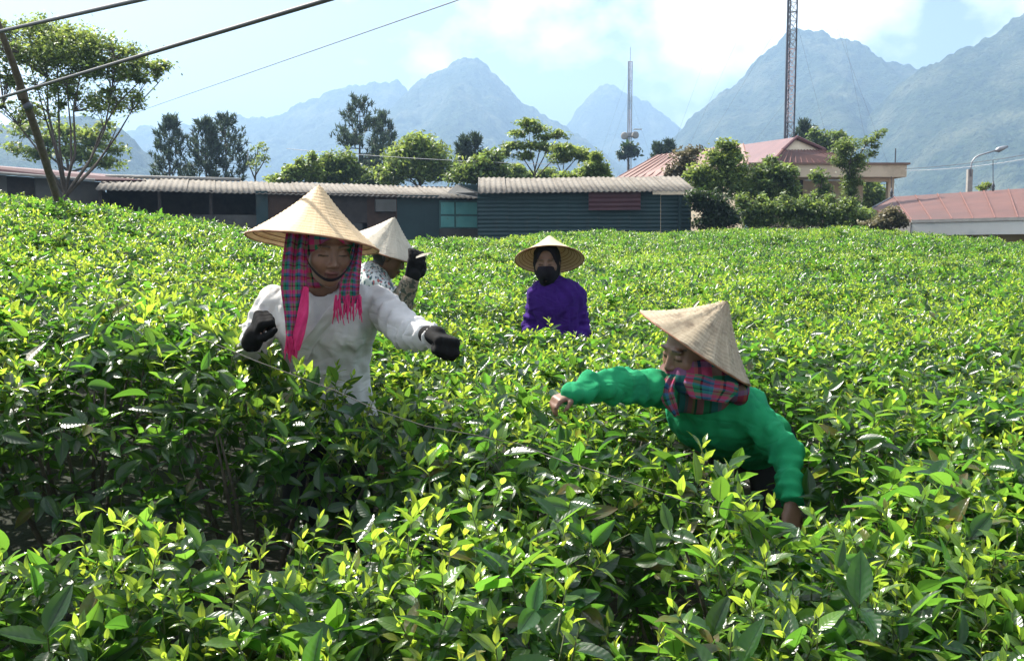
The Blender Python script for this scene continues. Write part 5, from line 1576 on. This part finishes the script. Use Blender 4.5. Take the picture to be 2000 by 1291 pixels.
def conical_hat(parent, apex, axis_, R, H, mat, steps=16, rough=0.0, seed=0, lit_inside=True):
    """palm leaf cone: stepped rings over bamboo hoops, thick edge, rim hoop; axis_ points from rim to apex"""
    ax_ = V3(axis_).normalized(); A = V3(apex)
    e1 = ax_.orthogonal().normalized(); e2 = ax_.cross(e1)
    n = 96; rr = np.random.default_rng(seed)
    L = parent_world(parent)
    rings = []
    for j in range(steps * 3 + 1):
        t = max(j / (steps * 3), .004)
        k = (j % 3) / 3
        lift = .0035 * (1 - k) * (1 if j % 3 else 1) if t > .05 else 0
        sag = -.010 * math.sin(math.pi * t)
        rings.append((t * R, -t * H, lift + sag))
    V = []; U = []
    ca = math.atan2(R, H); nout = (math.cos(ca), math.sin(ca))
    wob = rr.normal(0, 1, 24)
    for off in (0, -.004):
        for (r, z, l) in rings:
            for k in range(n):
                a = 2 * math.pi * k / n
                ww = rough * sum(wob[i] * math.sin((i + 3) * a * 2 + i) for i in range(8)) * (r / R) + rough * .8 * rr.normal()
                ru = r + nout[0] * (l + off + ww); zu = z + nout[1] * (l + off + ww)
                p = A + ax_ * zu + (e1 * math.cos(a) + e2 * math.sin(a)) * max(ru, .0005)
                V.append(tuple(p - L)); U.append((k / n if k < n else 1, -z / H))
    m = len(rings); f = []
    for j in range(m - 1):
        for k in range(n):
            k2 = (k + 1) % n
            f.append((j * n + k, (j + 1) * n + k, (j + 1) * n + k2, j * n + k2))
            o = m * n
            f.append((o + j * n + k2, o + (j + 1) * n + k2, o + (j + 1) * n + k, o + j * n + k))
    for k in range(n):
        k2 = (k + 1) % n
        f.append(((m - 1) * n + k2, (m - 1) * n + k, m * n + (m - 1) * n + k, m * n + (m - 1) * n + k2))
    # fix the uv seam by using a mirrored angle coordinate
    U = [(1 - abs(2 * u - 1), v) for u, v in U]
    hat = obj('conical_hat', mesh_from('conical_hat', V, f, mat, True, None, U), parent)
    def hoop(t, r, name='hoop', off=None):
        off = -.006 - .016 * math.sin(math.pi * t) if off is None else off
        pts = []
        for k in range(49):
            a = 2 * math.pi * k / 48
            pts.append(A + ax_ * (-t * H - (.004 if name == 'hoop' else 0)) + (e1 * math.cos(a) + e2 * math.sin(a)) * (t * R + off))
        mb = MB().tube(pts, r, 6, False)
        mb.v = [tuple(Vector(p) - L) for p in mb.v]
        obj(name, mb.mesh(name, M_HOOP, True), hat)
    hoop(1.0, .0034, 'rim', 0.0)
    for t in (.93, .86, .79, .72, .65, .55): hoop(t, .0017)
    return hat

def ribbon(name, parent, path, widths, mat, wdir, folds=3, amp=.012, seed=0, fringe=None):
    """hanging cloth: a pleated strip that follows path; optional strands at the end"""
    rr = random.Random(seed)
    pts = [V3(p) for p in path]; n = 34; m = 16
    L = parent_world(parent)
    def along(t):
        s = t * (len(pts) - 1); i = min(int(s), len(pts) - 2); f_ = s - i
        p0, p1, p2, p3 = pts[max(i - 1, 0)], pts[i], pts[i + 1], pts[min(i + 2, len(pts) - 1)]
        return 0.5 * ((2 * p1) + (p2 - p0) * f_ + (2 * p0 - 5 * p1 + 4 * p2 - p3) * f_ ** 2 + (3 * p1 - p0 - 3 * p2 + p3) * f_ ** 3)
    wd = V3(wdir).normalized()
    V = []; U = []
    for i in range(n + 1):
        t = i / n; c = along(t); tg = (along(min(t + .02, 1)) - along(max(t - .02, 0))).normalized()
        sd_ = (wd - tg * wd.dot(tg)).normalized(); nr = sd_.cross(tg).normalized()
        s = t * (len(widths) - 1); k = min(int(s), len(widths) - 2); w = widths[k] + (widths[k + 1] - widths[k]) * (s - k)
        for j in range(m + 1):
            u = j / m - .5
            z = amp * math.sin(u * 2 * math.pi * folds + t * 2.2 + seed) * (.6 + .5 * math.sin(t * 5 + seed)) + amp * .5 * math.sin(u * 9 + t * 7)
            V.append(tuple(c + sd_ * (u * w) + nr * z - L)); U.append((j / m, t))
    f = [(i * (m + 1) + j, i * (m + 1) + j + 1, (i + 1) * (m + 1) + j + 1, (i + 1) * (m + 1) + j) for i in range(n) for j in range(m)]
    nv = len(V)
    # thickness
    V2 = [tuple(Vector(v) + Vector((0, .0018, 0))) for v in V]
    f += [tuple(q + nv for q in g[::-1]) for g in f]
    rim = [i * (m + 1) for i in range(n + 1)], [i * (m + 1) + m for i in range(n + 1)]
    for r_ in rim:
        f += [(r_[i], r_[i + 1], r_[i + 1] + nv, r_[i] + nv) for i in range(n)]
    o = obj(name, mesh_from(name, V + V2, f, mat, True, None, U + U), parent)
    if fringe:
        mb = MB(); LL, fm, spread = fringe
        for j in range(46):
            b_ = Vector(V[n * (m + 1) + rr.randrange(m + 1)]) + Vector((rr.uniform(-.006, .006), rr.uniform(-.012, .004), rr.uniform(-.01, .03)))
            l = LL * rr.uniform(.6, 1.1)
            dx = rr.uniform(-spread, spread)
            mb.tube([b_, b_ + Vector((dx * .5, rr.uniform(-.006, .004), -l * .5)), b_ + Vector((dx, rr.uniform(-.01, .006), -l))], [.0028, .0026, .0014], 4, False)
        fo = obj('fringe', mb.mesh('fringe', fm, True), o); fo['kind'] = 'stuff'
    return o

def hand_prims(w, d, n, curl, size=1.0, thumb=1, spread=.12):
    """capsules of a hand: w wrist, d finger direction, n back-of-hand normal, curl per finger (0 straight .. 1 fist)"""
    d = V3(d).normalized(); n = V3(n); n = (n - d * n.dot(d)).normalized(); s = d.cross(n) * thumb      # s: towards the thumb
    w = V3(w); S = size; out = []
    pal = []
    for k, u in enumerate((-.030, -.010, .010, .028)):
        a = w + s * u * S * .6 + d * .01 * S; b = w + s * u * S + d * .078 * S
        out.append((a, b, .0145 * S, .0125 * S)); pal.append(b)
    for k, (u, ln) in enumerate(((-.030, .060), (-.010, .074), (.010, .080), (.028, .072))):
        b = pal[k]; c = curl[k] if hasattr(curl, '__len__') else curl
        dirn = (d + s * (u / .03) * spread).normalized(); ang = 0
        for seg, fr in enumerate((.45, .31, .24)):
            ang += c * (1.25, 1.5, 1.0)[seg]
            dd = dirn * math.cos(ang) - n * math.sin(ang)
            e = b + dd * ln * fr * S
            r = (.0098, .0090, .0080)[seg] * S
            out.append((b, e, r, r * .94)); b = e
    tb = w + s * .024 * S + d * .018 * S; ct = curl[4] if hasattr(curl, '__len__') and len(curl) > 4 else .4
    t1 = tb + (s * .75 + d * .6 - n * .35).normalized() * .036 * S
    t2 = t1 + (s * (.6 - ct) + d * .75 - n * (.3 + .5 * ct)).normalized() * .030 * S
    t3 = t2 + (s * (.35 - 1.1 * ct) + d * .8 - n * (.3 + .4 * ct)).normalized() * .024 * S
    out += [(tb, t1, .013 * S, .0112 * S), (t1, t2, .0112 * S, .0096 * S), (t2, t3, .0094 * S, .0080 * S)]
    return out
def hand_sdf(p, prims, k=.006):
    d = None
    for a, b, ra, rb in prims:
        c = rcone(p, a, b, ra, rb); d = c if d is None else smin(d, c, k)
    return d
def prim_box(prims, pad=.02):
    q = np.array([tuple(a) for a, b, *_ in prims] + [tuple(b) for a, b, *_ in prims])
    return q.min(0) - pad, q.max(0) + pad

def make_person(label, J, shirt_mat, h=.011, hh=.0045, group=None, fold=.006, bare=(), face=True, sleeve_r=1.0, shirt_name='blouse', loose=0.012, hem=None, neck_cut=.055, bust=True, cuffs=(.97, .97)):
    """J: joints in world space. Builds root > body, blouse, trousers; returns root and the head frame"""
    pel = np.array(J['pelvis']); gz = float(ground(np.array([pel[0]]), np.array([pel[1]]))[0])
    feet = J.get('feet')
    root = empty('person', (float(pel[0]), float(pel[1]), gz), label, 'person', group)
    HB = basis(J['face'], J['up']); hc = np.array(J['head'])
    lat = np.array(J['shL']) - np.array(J['shR']); lat /= np.linalg.norm(lat)
    def tframe(a, b):
        z = np.array(a) - np.array(b); z /= np.linalg.norm(z)
        x = lat - z * (lat @ z); x /= np.linalg.norm(x); y = np.cross(z, x)
        return np.stack([x, y, z], 1)
    neck = np.array(J['neck']); chest = np.array(J['chest']); waist = np.array(J['waist'])
    T1 = tframe(neck, waist); T2 = tframe(chest, pel)
    front = np.array(J['front']); front = front / np.linalg.norm(front)
    def torso(p, o):
        d = ell(p, chest * .62 + neck * .38, (.150 + o, .088 + o, .130 + o), T1)
        d = smin(d, ell(p, chest, (.148 + o, .098 + o, .150 + o), T1), .05)
        d = smin(d, ell(p, waist, (.132 + o, .094 + o, .130 + o), T2), .06)
        d = smin(d, ell(p, pel, (.160 + o, .115 + o, .120 + o), T2), .06)
        if bust:
            for s in (-1, 1):
                c = chest + front * .070 + T1[:, 0] * s * .062 + T1[:, 2] * .02
                d = smin(d, ell(p, c, (.056 + o * .5, .05 + o * .5, .058 + o * .5)), .05)
        for sd_ in ('shL', 'shR'):
            d = smin(d, rcone(p, neck - T1[:, 2] * .03, J[sd_], .050 + o, .050 + o), .05)
        return d
    def arm(p, s, o, k=1.0):
        d = rcone(p, J['sh' + s], J['el' + s], .050 * k + o, .040 * k + o)
        return smin(d, rcone(p, J['el' + s], J['wr' + s], .040 * k + o, .028 * k + o), .02)
    legs = []
    for s in (-1, 1):
        hip = pel + T2[:, 0] * s * .085
        ft = np.array([pel[0] + lat[0] * s * .10 + J.get('step', (0, 0))[0], pel[1] + lat[1] * s * .10 + J.get('step', (0, 0))[1], gz + .06])
        knee = (hip + ft) / 2 + front * np.array([.06, .06, 0])
        legs.append((hip, knee, ft))
    fxy = np.array([front[0], front[1], 0]); fxy /= max(np.linalg.norm(fxy), 1e-6)
    def legsdf(p, o):
        d = None
        for hip, knee, ft in legs:
            q = smin(rcone(p, hip, knee, .075 + o, .050 + o), rcone(p, knee, ft, .050 + o, .036 + o), .03)
            d = q if d is None else np.minimum(d, q)
        return d
    hands = {s: J['hand' + s] for s in ('L', 'R')}
    def body(p):
        d = smin(torso(p, -.022), legsdf(p, -.015), .05)
        for hip, knee, ft in legs:
            d = smin(d, rcone(p, ft - [0, 0, .025], ft - [0, 0, .032] + fxy * .13, .032, .026), .02)
        for s in 'LR':
            d = smin(d, arm(p, s, -.004, .82), .03)
            d = smin(d, hand_sdf(p, hands[s]), .012)
        d = smin(d, rcone(p, neck - T1[:, 2] * .05, hc - HB[:, 2] * .055 - HB[:, 1] * .015, .054, .047), .03)
        return smin(d, smax(head_sdf(p, hc, HB, face), cone_limit(p, J['hat'], .014), .01), .016)
    allp = [J[k] for k in ('shL', 'elL', 'wrL', 'shR', 'elR', 'wrR', 'pelvis', 'waist', 'chest', 'neck')] + [q for s in 'LR' for a, b, *_ in hands[s] for q in (a, b)] + [ft + fxy * .15 for _, _, ft in legs]
    allp = np.array([[float(c) for c in q] for q in allp])
    lo = np.minimum(allp.min(0) - .19, hc - .16); hi = np.maximum(allp.max(0) + .19, hc + .16)
    lo[2] = gz - .01
    fine = [[(hc[i] - .12, hc[i] + .12, hh)] for i in range(3)]
    for s in bare:
        a_, b_ = prim_box(hands[s], .015)
        for i in range(3): fine[i].append((a_[i], b_[i], .0055))
    implicit('body', body, lo, hi, max(h, .014), M_SKIN, root, fine, 1, lambda v: head_color(v, hc, HB))
    # --- blouse with folds
    rg = np.random.default_rng(abs(hash(label)) % 1000 if False else len(label))
    W = [(rg.normal(0, 1, 3), rg.uniform(0, 6)) for _ in range(7)]
    arml = {s: (np.array(J['sh' + s], float), np.array(J['el' + s], float), np.array(J['wr' + s], float)) for s in 'LR'}
    def shirt(p):
        d = torso(p, loose)
        for s in 'LR':
            sh, el, wr = arml[s]
            a = arm(p, s, loose * .8 + .004 * sleeve_r, sleeve_r)
            # ring folds bunching at elbow and cuff
            e = el - sh; hq = np.clip(sum((p[i] - sh[i]) * e[i] for i in range(3)) / (e @ e), 0, 1)
            e2 = wr - el; h2 = np.clip(sum((p[i] - el[i]) * e2[i] for i in range(3)) / (e2 @ e2), 0, 1)
            tw = (p[0] * 31 + p[1] * 23 + p[2] * 37)
            ridge = lambda u: 1 - 2 * np.abs(np.sin(u)) ** 1.25
            a = a - fold * .9 * ridge(hq * 12 + np.sin(tw * .30) * 1.1 + np.sin(tw * .17 + 2) * 1.8) * np.clip(.3 + hq, 0, 1) - fold * .9 * ridge(h2 * 11 + np.sin(tw * .28) * 1.2 + np.sin(tw * .15 + 1) * 1.8) * np.clip(h2 * 4, 0, 1) * (h2 < .999)
            d = smin(d, a, .014)
        for k, (w, ph) in enumerate(W):
            sc_ = 44 + 18 * k
            u_ = (w[0] * p[0] + w[1] * p[1] + w[2] * .45 * p[2]) * sc_ * .6 + ph
            d = d + fold / (2.4 + .7 * k) * np.sin(u_ * 1.5 + .9 * np.sin(p[2] * 17 + p[0] * 9 + k))
        # openings: neck, cuffs, hem
        d = smax(d, -(np.sqrt(sum((p[i] - (neck + front * .03 + T1[:, 2] * .035)[i]) ** 2 for i in range(3))) - neck_cut), .008)
        for s, cf in zip('LR', cuffs):
            sh, el, wr = arml[s]; e = wr - el; c0 = el + e * cf; e = e / np.linalg.norm(e)
            pl = sum((p[i] - c0[i]) * e[i] for i in range(3))
            far_ = np.sqrt(sum((p[i] - wr[i]) ** 2 for i in range(3))) - .16
            d = smax(d, np.minimum(pl, -far_), .006)
        hz = pel - T2[:, 2] * .02
        d = smax(d, -(sum((p[i] - hz[i]) * T2[i, 2] for i in range(3))), .01)
        return d
    lo2, hi2 = lo.copy(), hi.copy(); lo2[2] = min(float(allp[:10, 2].min()) - .12, pel[2] - .2)
    hi2[2] = max(J['shL'][2], J['shR'][2], neck[2], J['elL'][2], J['elR'][2], J['wrL'][2], J['wrR'][2]) + .14
    implicit(shirt_name, shirt, lo2, hi2, h * .85, shirt_mat, root, it=2)
    def trouser(p):
        d = smin(legsdf(p, .012), ell(p, pel, (.168, .122, .12), T2), .05)
        d = smax(d, sum((p[i] - (pel + T2[:, 2] * .02)[i]) * T2[i, 2] for i in range(3)), .01)
        return smax(d, (gz + .10) - p[2], .01)
    lo3 = np.array([min(l[j][i] for l in legs for j in range(3)) - .2 for i in range(3)]); hi3 = np.array([max(l[j][i] for l in legs for j in range(3)) + .2 for i in range(3)]); lo3[2] = gz - .02
    implicit('trousers', trouser, lo3, hi3, .018, M_TROUSER, root)
    return root, hc, HB, torso

def glove(root, prims, h=.0042, extra=.0025, cuff=None):
    pr = [(a, b, ra + extra, rb + extra) for a, b, ra, rb in prims]
    if cuff is not None: pr.append(cuff)
    lo, hi = prim_box(pr, .03)
    return implicit('glove', lambda p: hand_sdf(p, pr, .007), lo, hi, h, M_GLOVE, root, it=1)

def head_wrap(root, hc, HB, mat, name='headscarf', off=.010, face_open=(.060, .085), down=-.03, h=.006, cov=0):
    """cloth over skull and cheeks, open at the face"""
    def fn(p):
        q = [p[i] - hc[i] for i in range(3)]
        l = [q[0] * HB[0][k] + q[1] * HB[1][k] + q[2] * HB[2][k] for k in range(3)]
        d = ell(l, (0, -.012, .030), (.076 + off, .096 + off, .094 + off))
        d = smin(d, ell(l, (0, -.030, -.045), (.070 + off, .070 + off, .085 + off)), .04)
        d = d + .004 * np.sin(l[0] * 60 + l[2] * 90) * np.sin(l[1] * 50 + 1)
        d = smax(d, -ell(l, (0, .105, -.020), (face_open[0], .075, face_open[1])), .012)
        return smax(d, cone_limit(p, J['hat'], .004), .006)
    return implicit(name, fn, hc - .17, hc + .17, h, mat, root)

# ------------------------------------------------------------------ woman in white
J = dict(hat=(P(624, 361, 3.28), (.105, .15, 1), .217, .196), head=P(636, 490, 3.24), face=(.52, -1, -.22), up=(.08, -.10, 1), neck=P(630, 574, 3.33), chest=P(638, 650, 3.36), waist=P(640, 738, 3.40), pelvis=P(640, 808, 3.42), front=(.1, -1, -.05),
         shR=P(540, 594, 3.37), elR=P(482, 692, 3.27), wrR=P(496, 660, 3.06), shL=P(738, 596, 3.36), elL=P(796, 645, 3.14), wrL=P(846, 655, 2.94))
J['handL'] = hand_prims(J['wrL'], (.42, -.55, -.12), (.15, .1, 1), (1.0, 1.0, .95, .9, .8), 1.0, thumb=-1)
J['handR'] = hand_prims(J['wrR'], (.25, -.25, .55), (-.75, -.6, .3), (1.1, 1.05, 1.0, .95, .25), .9, thumb=1)
root, hc, HB, torso = make_person('woman in white blouse and plaid headscarf under a straw conical hat', J, M_WHITE_CL, h=.010, hh=.0036, fold=.0090, loose=.014, sleeve_r=.93, cuffs=(1.04, 1.0))
glove(root, J['handL'], cuff=(V3(J['wrL']) + Vector((-.02, .02, 0)), V3(J['wrL']) + Vector((.01, -.01, 0)), .028, .030))
glove(root, J['handR'], cuff=(V3(J['wrR']) + Vector((-.01, .01, -.015)), V3(J['wrR']) + Vector((.005, -.005, .01)), .033, .032))
conical_hat(root, *J['hat'], M_STRAW_NEW, 18, .0004, 1)
head_wrap(root, hc, HB, M_PLAID_W, face_open=(.058, .080))
ribbon('scarf_tail', root, [P(583, 440, 3.17), P(576, 500, 3.14), P(574, 560, 3.12), P(576, 620, 3.12), P(570, 672, 3.10)], [.070, .074, .082, .066, .034], M_PLAID, (1, .15, 0), 2.5, .010, 1, (.05, M_PINK, .01))
ribbon('scarf_edge', root, [P(597, 560, 3.125), P(592, 610, 3.11), P(584, 650, 3.10), P(578, 684, 3.09)], [.018, .034, .036, .022], M_PINK, (1, .15, 0), 1, .005, 4)
ribbon('scarf_tail', root, [P(700, 462, 3.24), P(694, 505, 3.21), P(684, 550, 3.18), P(682, 592, 3.165)], [.030, .040, .066, .080], M_PLAID, (1, -.2, 0), 2, .010, 2, (.062, M_PINK, .012))
ch = [P(589, 470, 3.155), P(600, 508, 3.15), P(617, 533, 3.145), P(640, 547, 3.135), P(664, 541, 3.145), P(686, 512, 3.17), P(694, 478, 3.20)]
strap = ribbon('chin_strap', root, ch, [.016, .016, .016, .014, .012, .010, .010], M_STRAP, (0, -.6, .6), .3, .001, 3)
ribbon('placket', root, [P(690, 560, 3.205), P(650, 610, 3.195), P(608, 665, 3.205), P(590, 700, 3.22)], [.042, .046, .046, .042], M_WHITE_CL, (.7, 0, .7), .3, .0015, 5)

# ------------------------------------------------------------------ woman in purple
J = dict(hat=(P(1073, 460, 6.33), (0, .46, 1), .219, .170), head=P(1068, 514, 6.22), face=(-.12, -1, -.10), up=(0, .05, 1), neck=P(1078, 552, 6.30), chest=P(1088, 603, 6.30), waist=P(1088, 650, 6.32), pelvis=P(1088, 684, 6.33), front=(0, -1, 0),
         shR=P(1049, 577, 6.30), elR=P(1036, 636, 6.33), wrR=P(1044, 690, 6.18), shL=P(1125, 577, 6.31), elL=P(1138, 638, 6.33), wrL=P(1133, 694, 6.16))
J['handL'] = hand_prims(J['wrL'], (0, -.5, -.6), (.3, -.5, .5), .5, 1, thumb=-1)
J['handR'] = hand_prims(J['wrR'], (0, -.5, -.6), (-.3, -.5, .5), .5, 1, thumb=1)
root, hc, HB, torso = make_person('woman in purple shirt with dark face mask and straw conical hat', J, M_PURPLE, h=.012, hh=.006, fold=.0085, shirt_name='shirt', neck_cut=.012, bust=False, sleeve_r=.92)
conical_hat(root, *J['hat'], M_STRAW_BRIGHT, 16, .0002, 2)
def mask_fn(p):
    q = [p[i] - hc[i] for i in range(3)]
    l = [q[0] * HB[0][k] + q[1] * HB[1][k] + q[2] * HB[2][k] for k in range(3)]
    d = smin(ell(l, (0, .034, -.034), (.067, .076, .084)), ell(l, (0, .084, -.036), (.026, .034, .045)), .04)
    d = smin(d, ell(l, (0, -.03, -.03), (.080, .085, .085)), .03)
    d = smin(d, rcone(l, (0, -.012, -.08), (0, -.025, -.12), .054, .050), .03)
    return smax(d, l[2] - (-.006 - .06 * np.abs(l[0])) - np.clip(-l[1] * .9, 0, .1), .008)
implicit('face_mask', mask_fn, hc - .24, hc + .17, .007, M_MASK, root)
head_wrap(root, hc, HB, M_MASK, 'hood', face_open=(.066, .125), h=.008)

# ------------------------------------------------------------------ woman in floral print
J = dict(hat=(P(771, 424, 5.5), (.36, -.10, 1), .222, .190), head=P(757, 500, 5.5), face=(.92, .15, -.42), up=(.35, 0, 1), neck=P(733, 532, 5.5), chest=P(716, 580, 5.5), waist=P(706, 640, 5.52), pelvis=P(702, 690, 5.54), front=(1, -.05, -.1),
         shR=P(733, 552, 5.36), elR=P(782, 598, 5.28), wrR=P(803, 545, 5.27), shL=P(725, 548, 5.64), elL=P(760, 606, 5.78), wrL=P(800, 640, 5.80))
J['handR'] = hand_prims(J['wrR'], (.30, .05, .9), (.55, -.8, .1), (.25, .3, .35, .3, .3), 1.15, thumb=1)
J['handL'] = hand_prims(J['wrL'], (.8, -.2, -.5), (.2, -.3, .9), .4, 1, thumb=-1)
root, hc, HB, torso = make_person('woman in floral blouse facing right behind the woman in white', J, M_FLORAL, h=.012, hh=.006, fold=.008)
glove(root, J['handR'], .0055, .004, cuff=(V3(J['wrR']) - Vector((.015, 0, .05)), V3(J['wrR']) + Vector((.01, 0, .02)), .040, .040))
conical_hat(root, *J['hat'], M_STRAW_PALE, 16, .0007, 3)
def fsl(p):
    return smin(rcone(p, J['elR'], np.array(J['elR']) * .15 + np.array(J['wrR']) * .85, .062, .050), rcone(p, np.array(J['elR']) * .7 + np.array(J['shR']) * .3, J['elR'], .055, .062), .02) + .003 * np.sin(p[2] * 140 + p[0] * 60)
e_ = np.array([J['elR'], J['wrR'], J['shR']])
implicit('oversleeve', fsl, e_.min(0) - .09, e_.max(0) + .09, .010, M_SLEEVE, root)
lf = ribbon('picked_leaf', root, [P(812, 503, 5.25), P(826, 498, 5.23), P(843, 494, 5.22)], [.012, .020, .006], M_STRAW_PALE, (0, .5, .6), .3, .001, 2)

# ------------------------------------------------------------------ woman in green
J = dict(hat=(P(1421, 588, 3.20), (.565, -.06, .86), .214, .186), head=P(1352, 686, 3.18), face=(-.88, -.45, -.22), up=(.24, -.05, 1), neck=P(1385, 758, 3.24), chest=P(1402, 822, 3.36), waist=P(1435, 850, 3.58), pelvis=P(1465, 852, 3.80), front=(-.35, -.75, -.55),
         shR=P(1316, 762, 3.20), elR=P(1196, 752, 2.98), wrR=P(1118, 768, 2.87), shL=P(1466, 806, 3.25), elL=P(1540, 888, 3.14), wrL=P(1545, 985, 3.00))
J['handR'] = hand_prims(J['wrR'], (-.7, -.3, -.25), (-.2, -.25, .9), (.6, .55, .5, .45, .5), .66, thumb=-1)
J['handL'] = hand_prims(J['wrL'], (-.1, -.4, -.8), (.3, -.8, .3), .5, .95, thumb=-1)
root, hc, HB, torso = make_person('bending woman in green shirt with plaid neck scarf and weathered conical hat', J, M_GREEN, h=.010, hh=.0042, fold=.0074, bare=('R',), sleeve_r=.92, bust=False, cuffs=(1.0, 1.22), shirt_name='shirt', loose=.013)
conical_hat(root, *J['hat'], M_STRAW_OLD, 18, .0012, 4)
def nscarf(p):
    c = np.array(P(1372, 742, 3.20)); d = None
    for k, (dz, R_, r_, tl) in enumerate(((.055, .078, .026, -.05), (.022, .098, .032, -.12), (-.015, .116, .034, -.18))):
        x = p[0] - c[0]; y = p[1] - c[1]; z = p[2] - c[2] - dz - tl * x + .10 * y
        t = np.sqrt((np.sqrt(x * x + (y * 1.12) ** 2) - R_) ** 2 + (z * .85) ** 2) - r_
        a = np.arctan2(y, x)
        t = t + .004 * np.sin(a * 9 + k * 2 + z * 60) + .003 * np.sin(a * 17 + z * 40)
        d = t if d is None else smin(d, t, .012)
    return d
nc_ = np.array(J['neck'])
implicit('neck_scarf', nscarf, nc_ - .2, nc_ + .2, .0065, M_PLAID_G, root)
def bib(p):
    c = np.array(P(1365, 765, 3.14))
    d = torso(p, .030) + .003 * np.sin(p[0] * 90)
    return smax(smax(d, ell(p, c, (.125, .16, .085)), .008), -torso(p, .012), .004)
implicit('scarf_bib', bib, nc_ - .26, nc_ + .2, .0075, M_BIB, root)
ribbon('scarf_tail', root, [P(1312, 735, 3.09), P(1303, 760, 3.06), P(1308, 785, 3.05), P(1322, 812, 3.06)], [.03, .045, .045, .02], M_PLAID_T, (1, -.3, 0), 2, .006, 6)
ribbon('scarf_tail', root, [P(1392, 738, 3.06), P(1388, 758, 3.045), P(1384, 782, 3.045)], [.16, .17, .11], M_PLAID_T, (1, -.05, 0), 2, .004, 7)
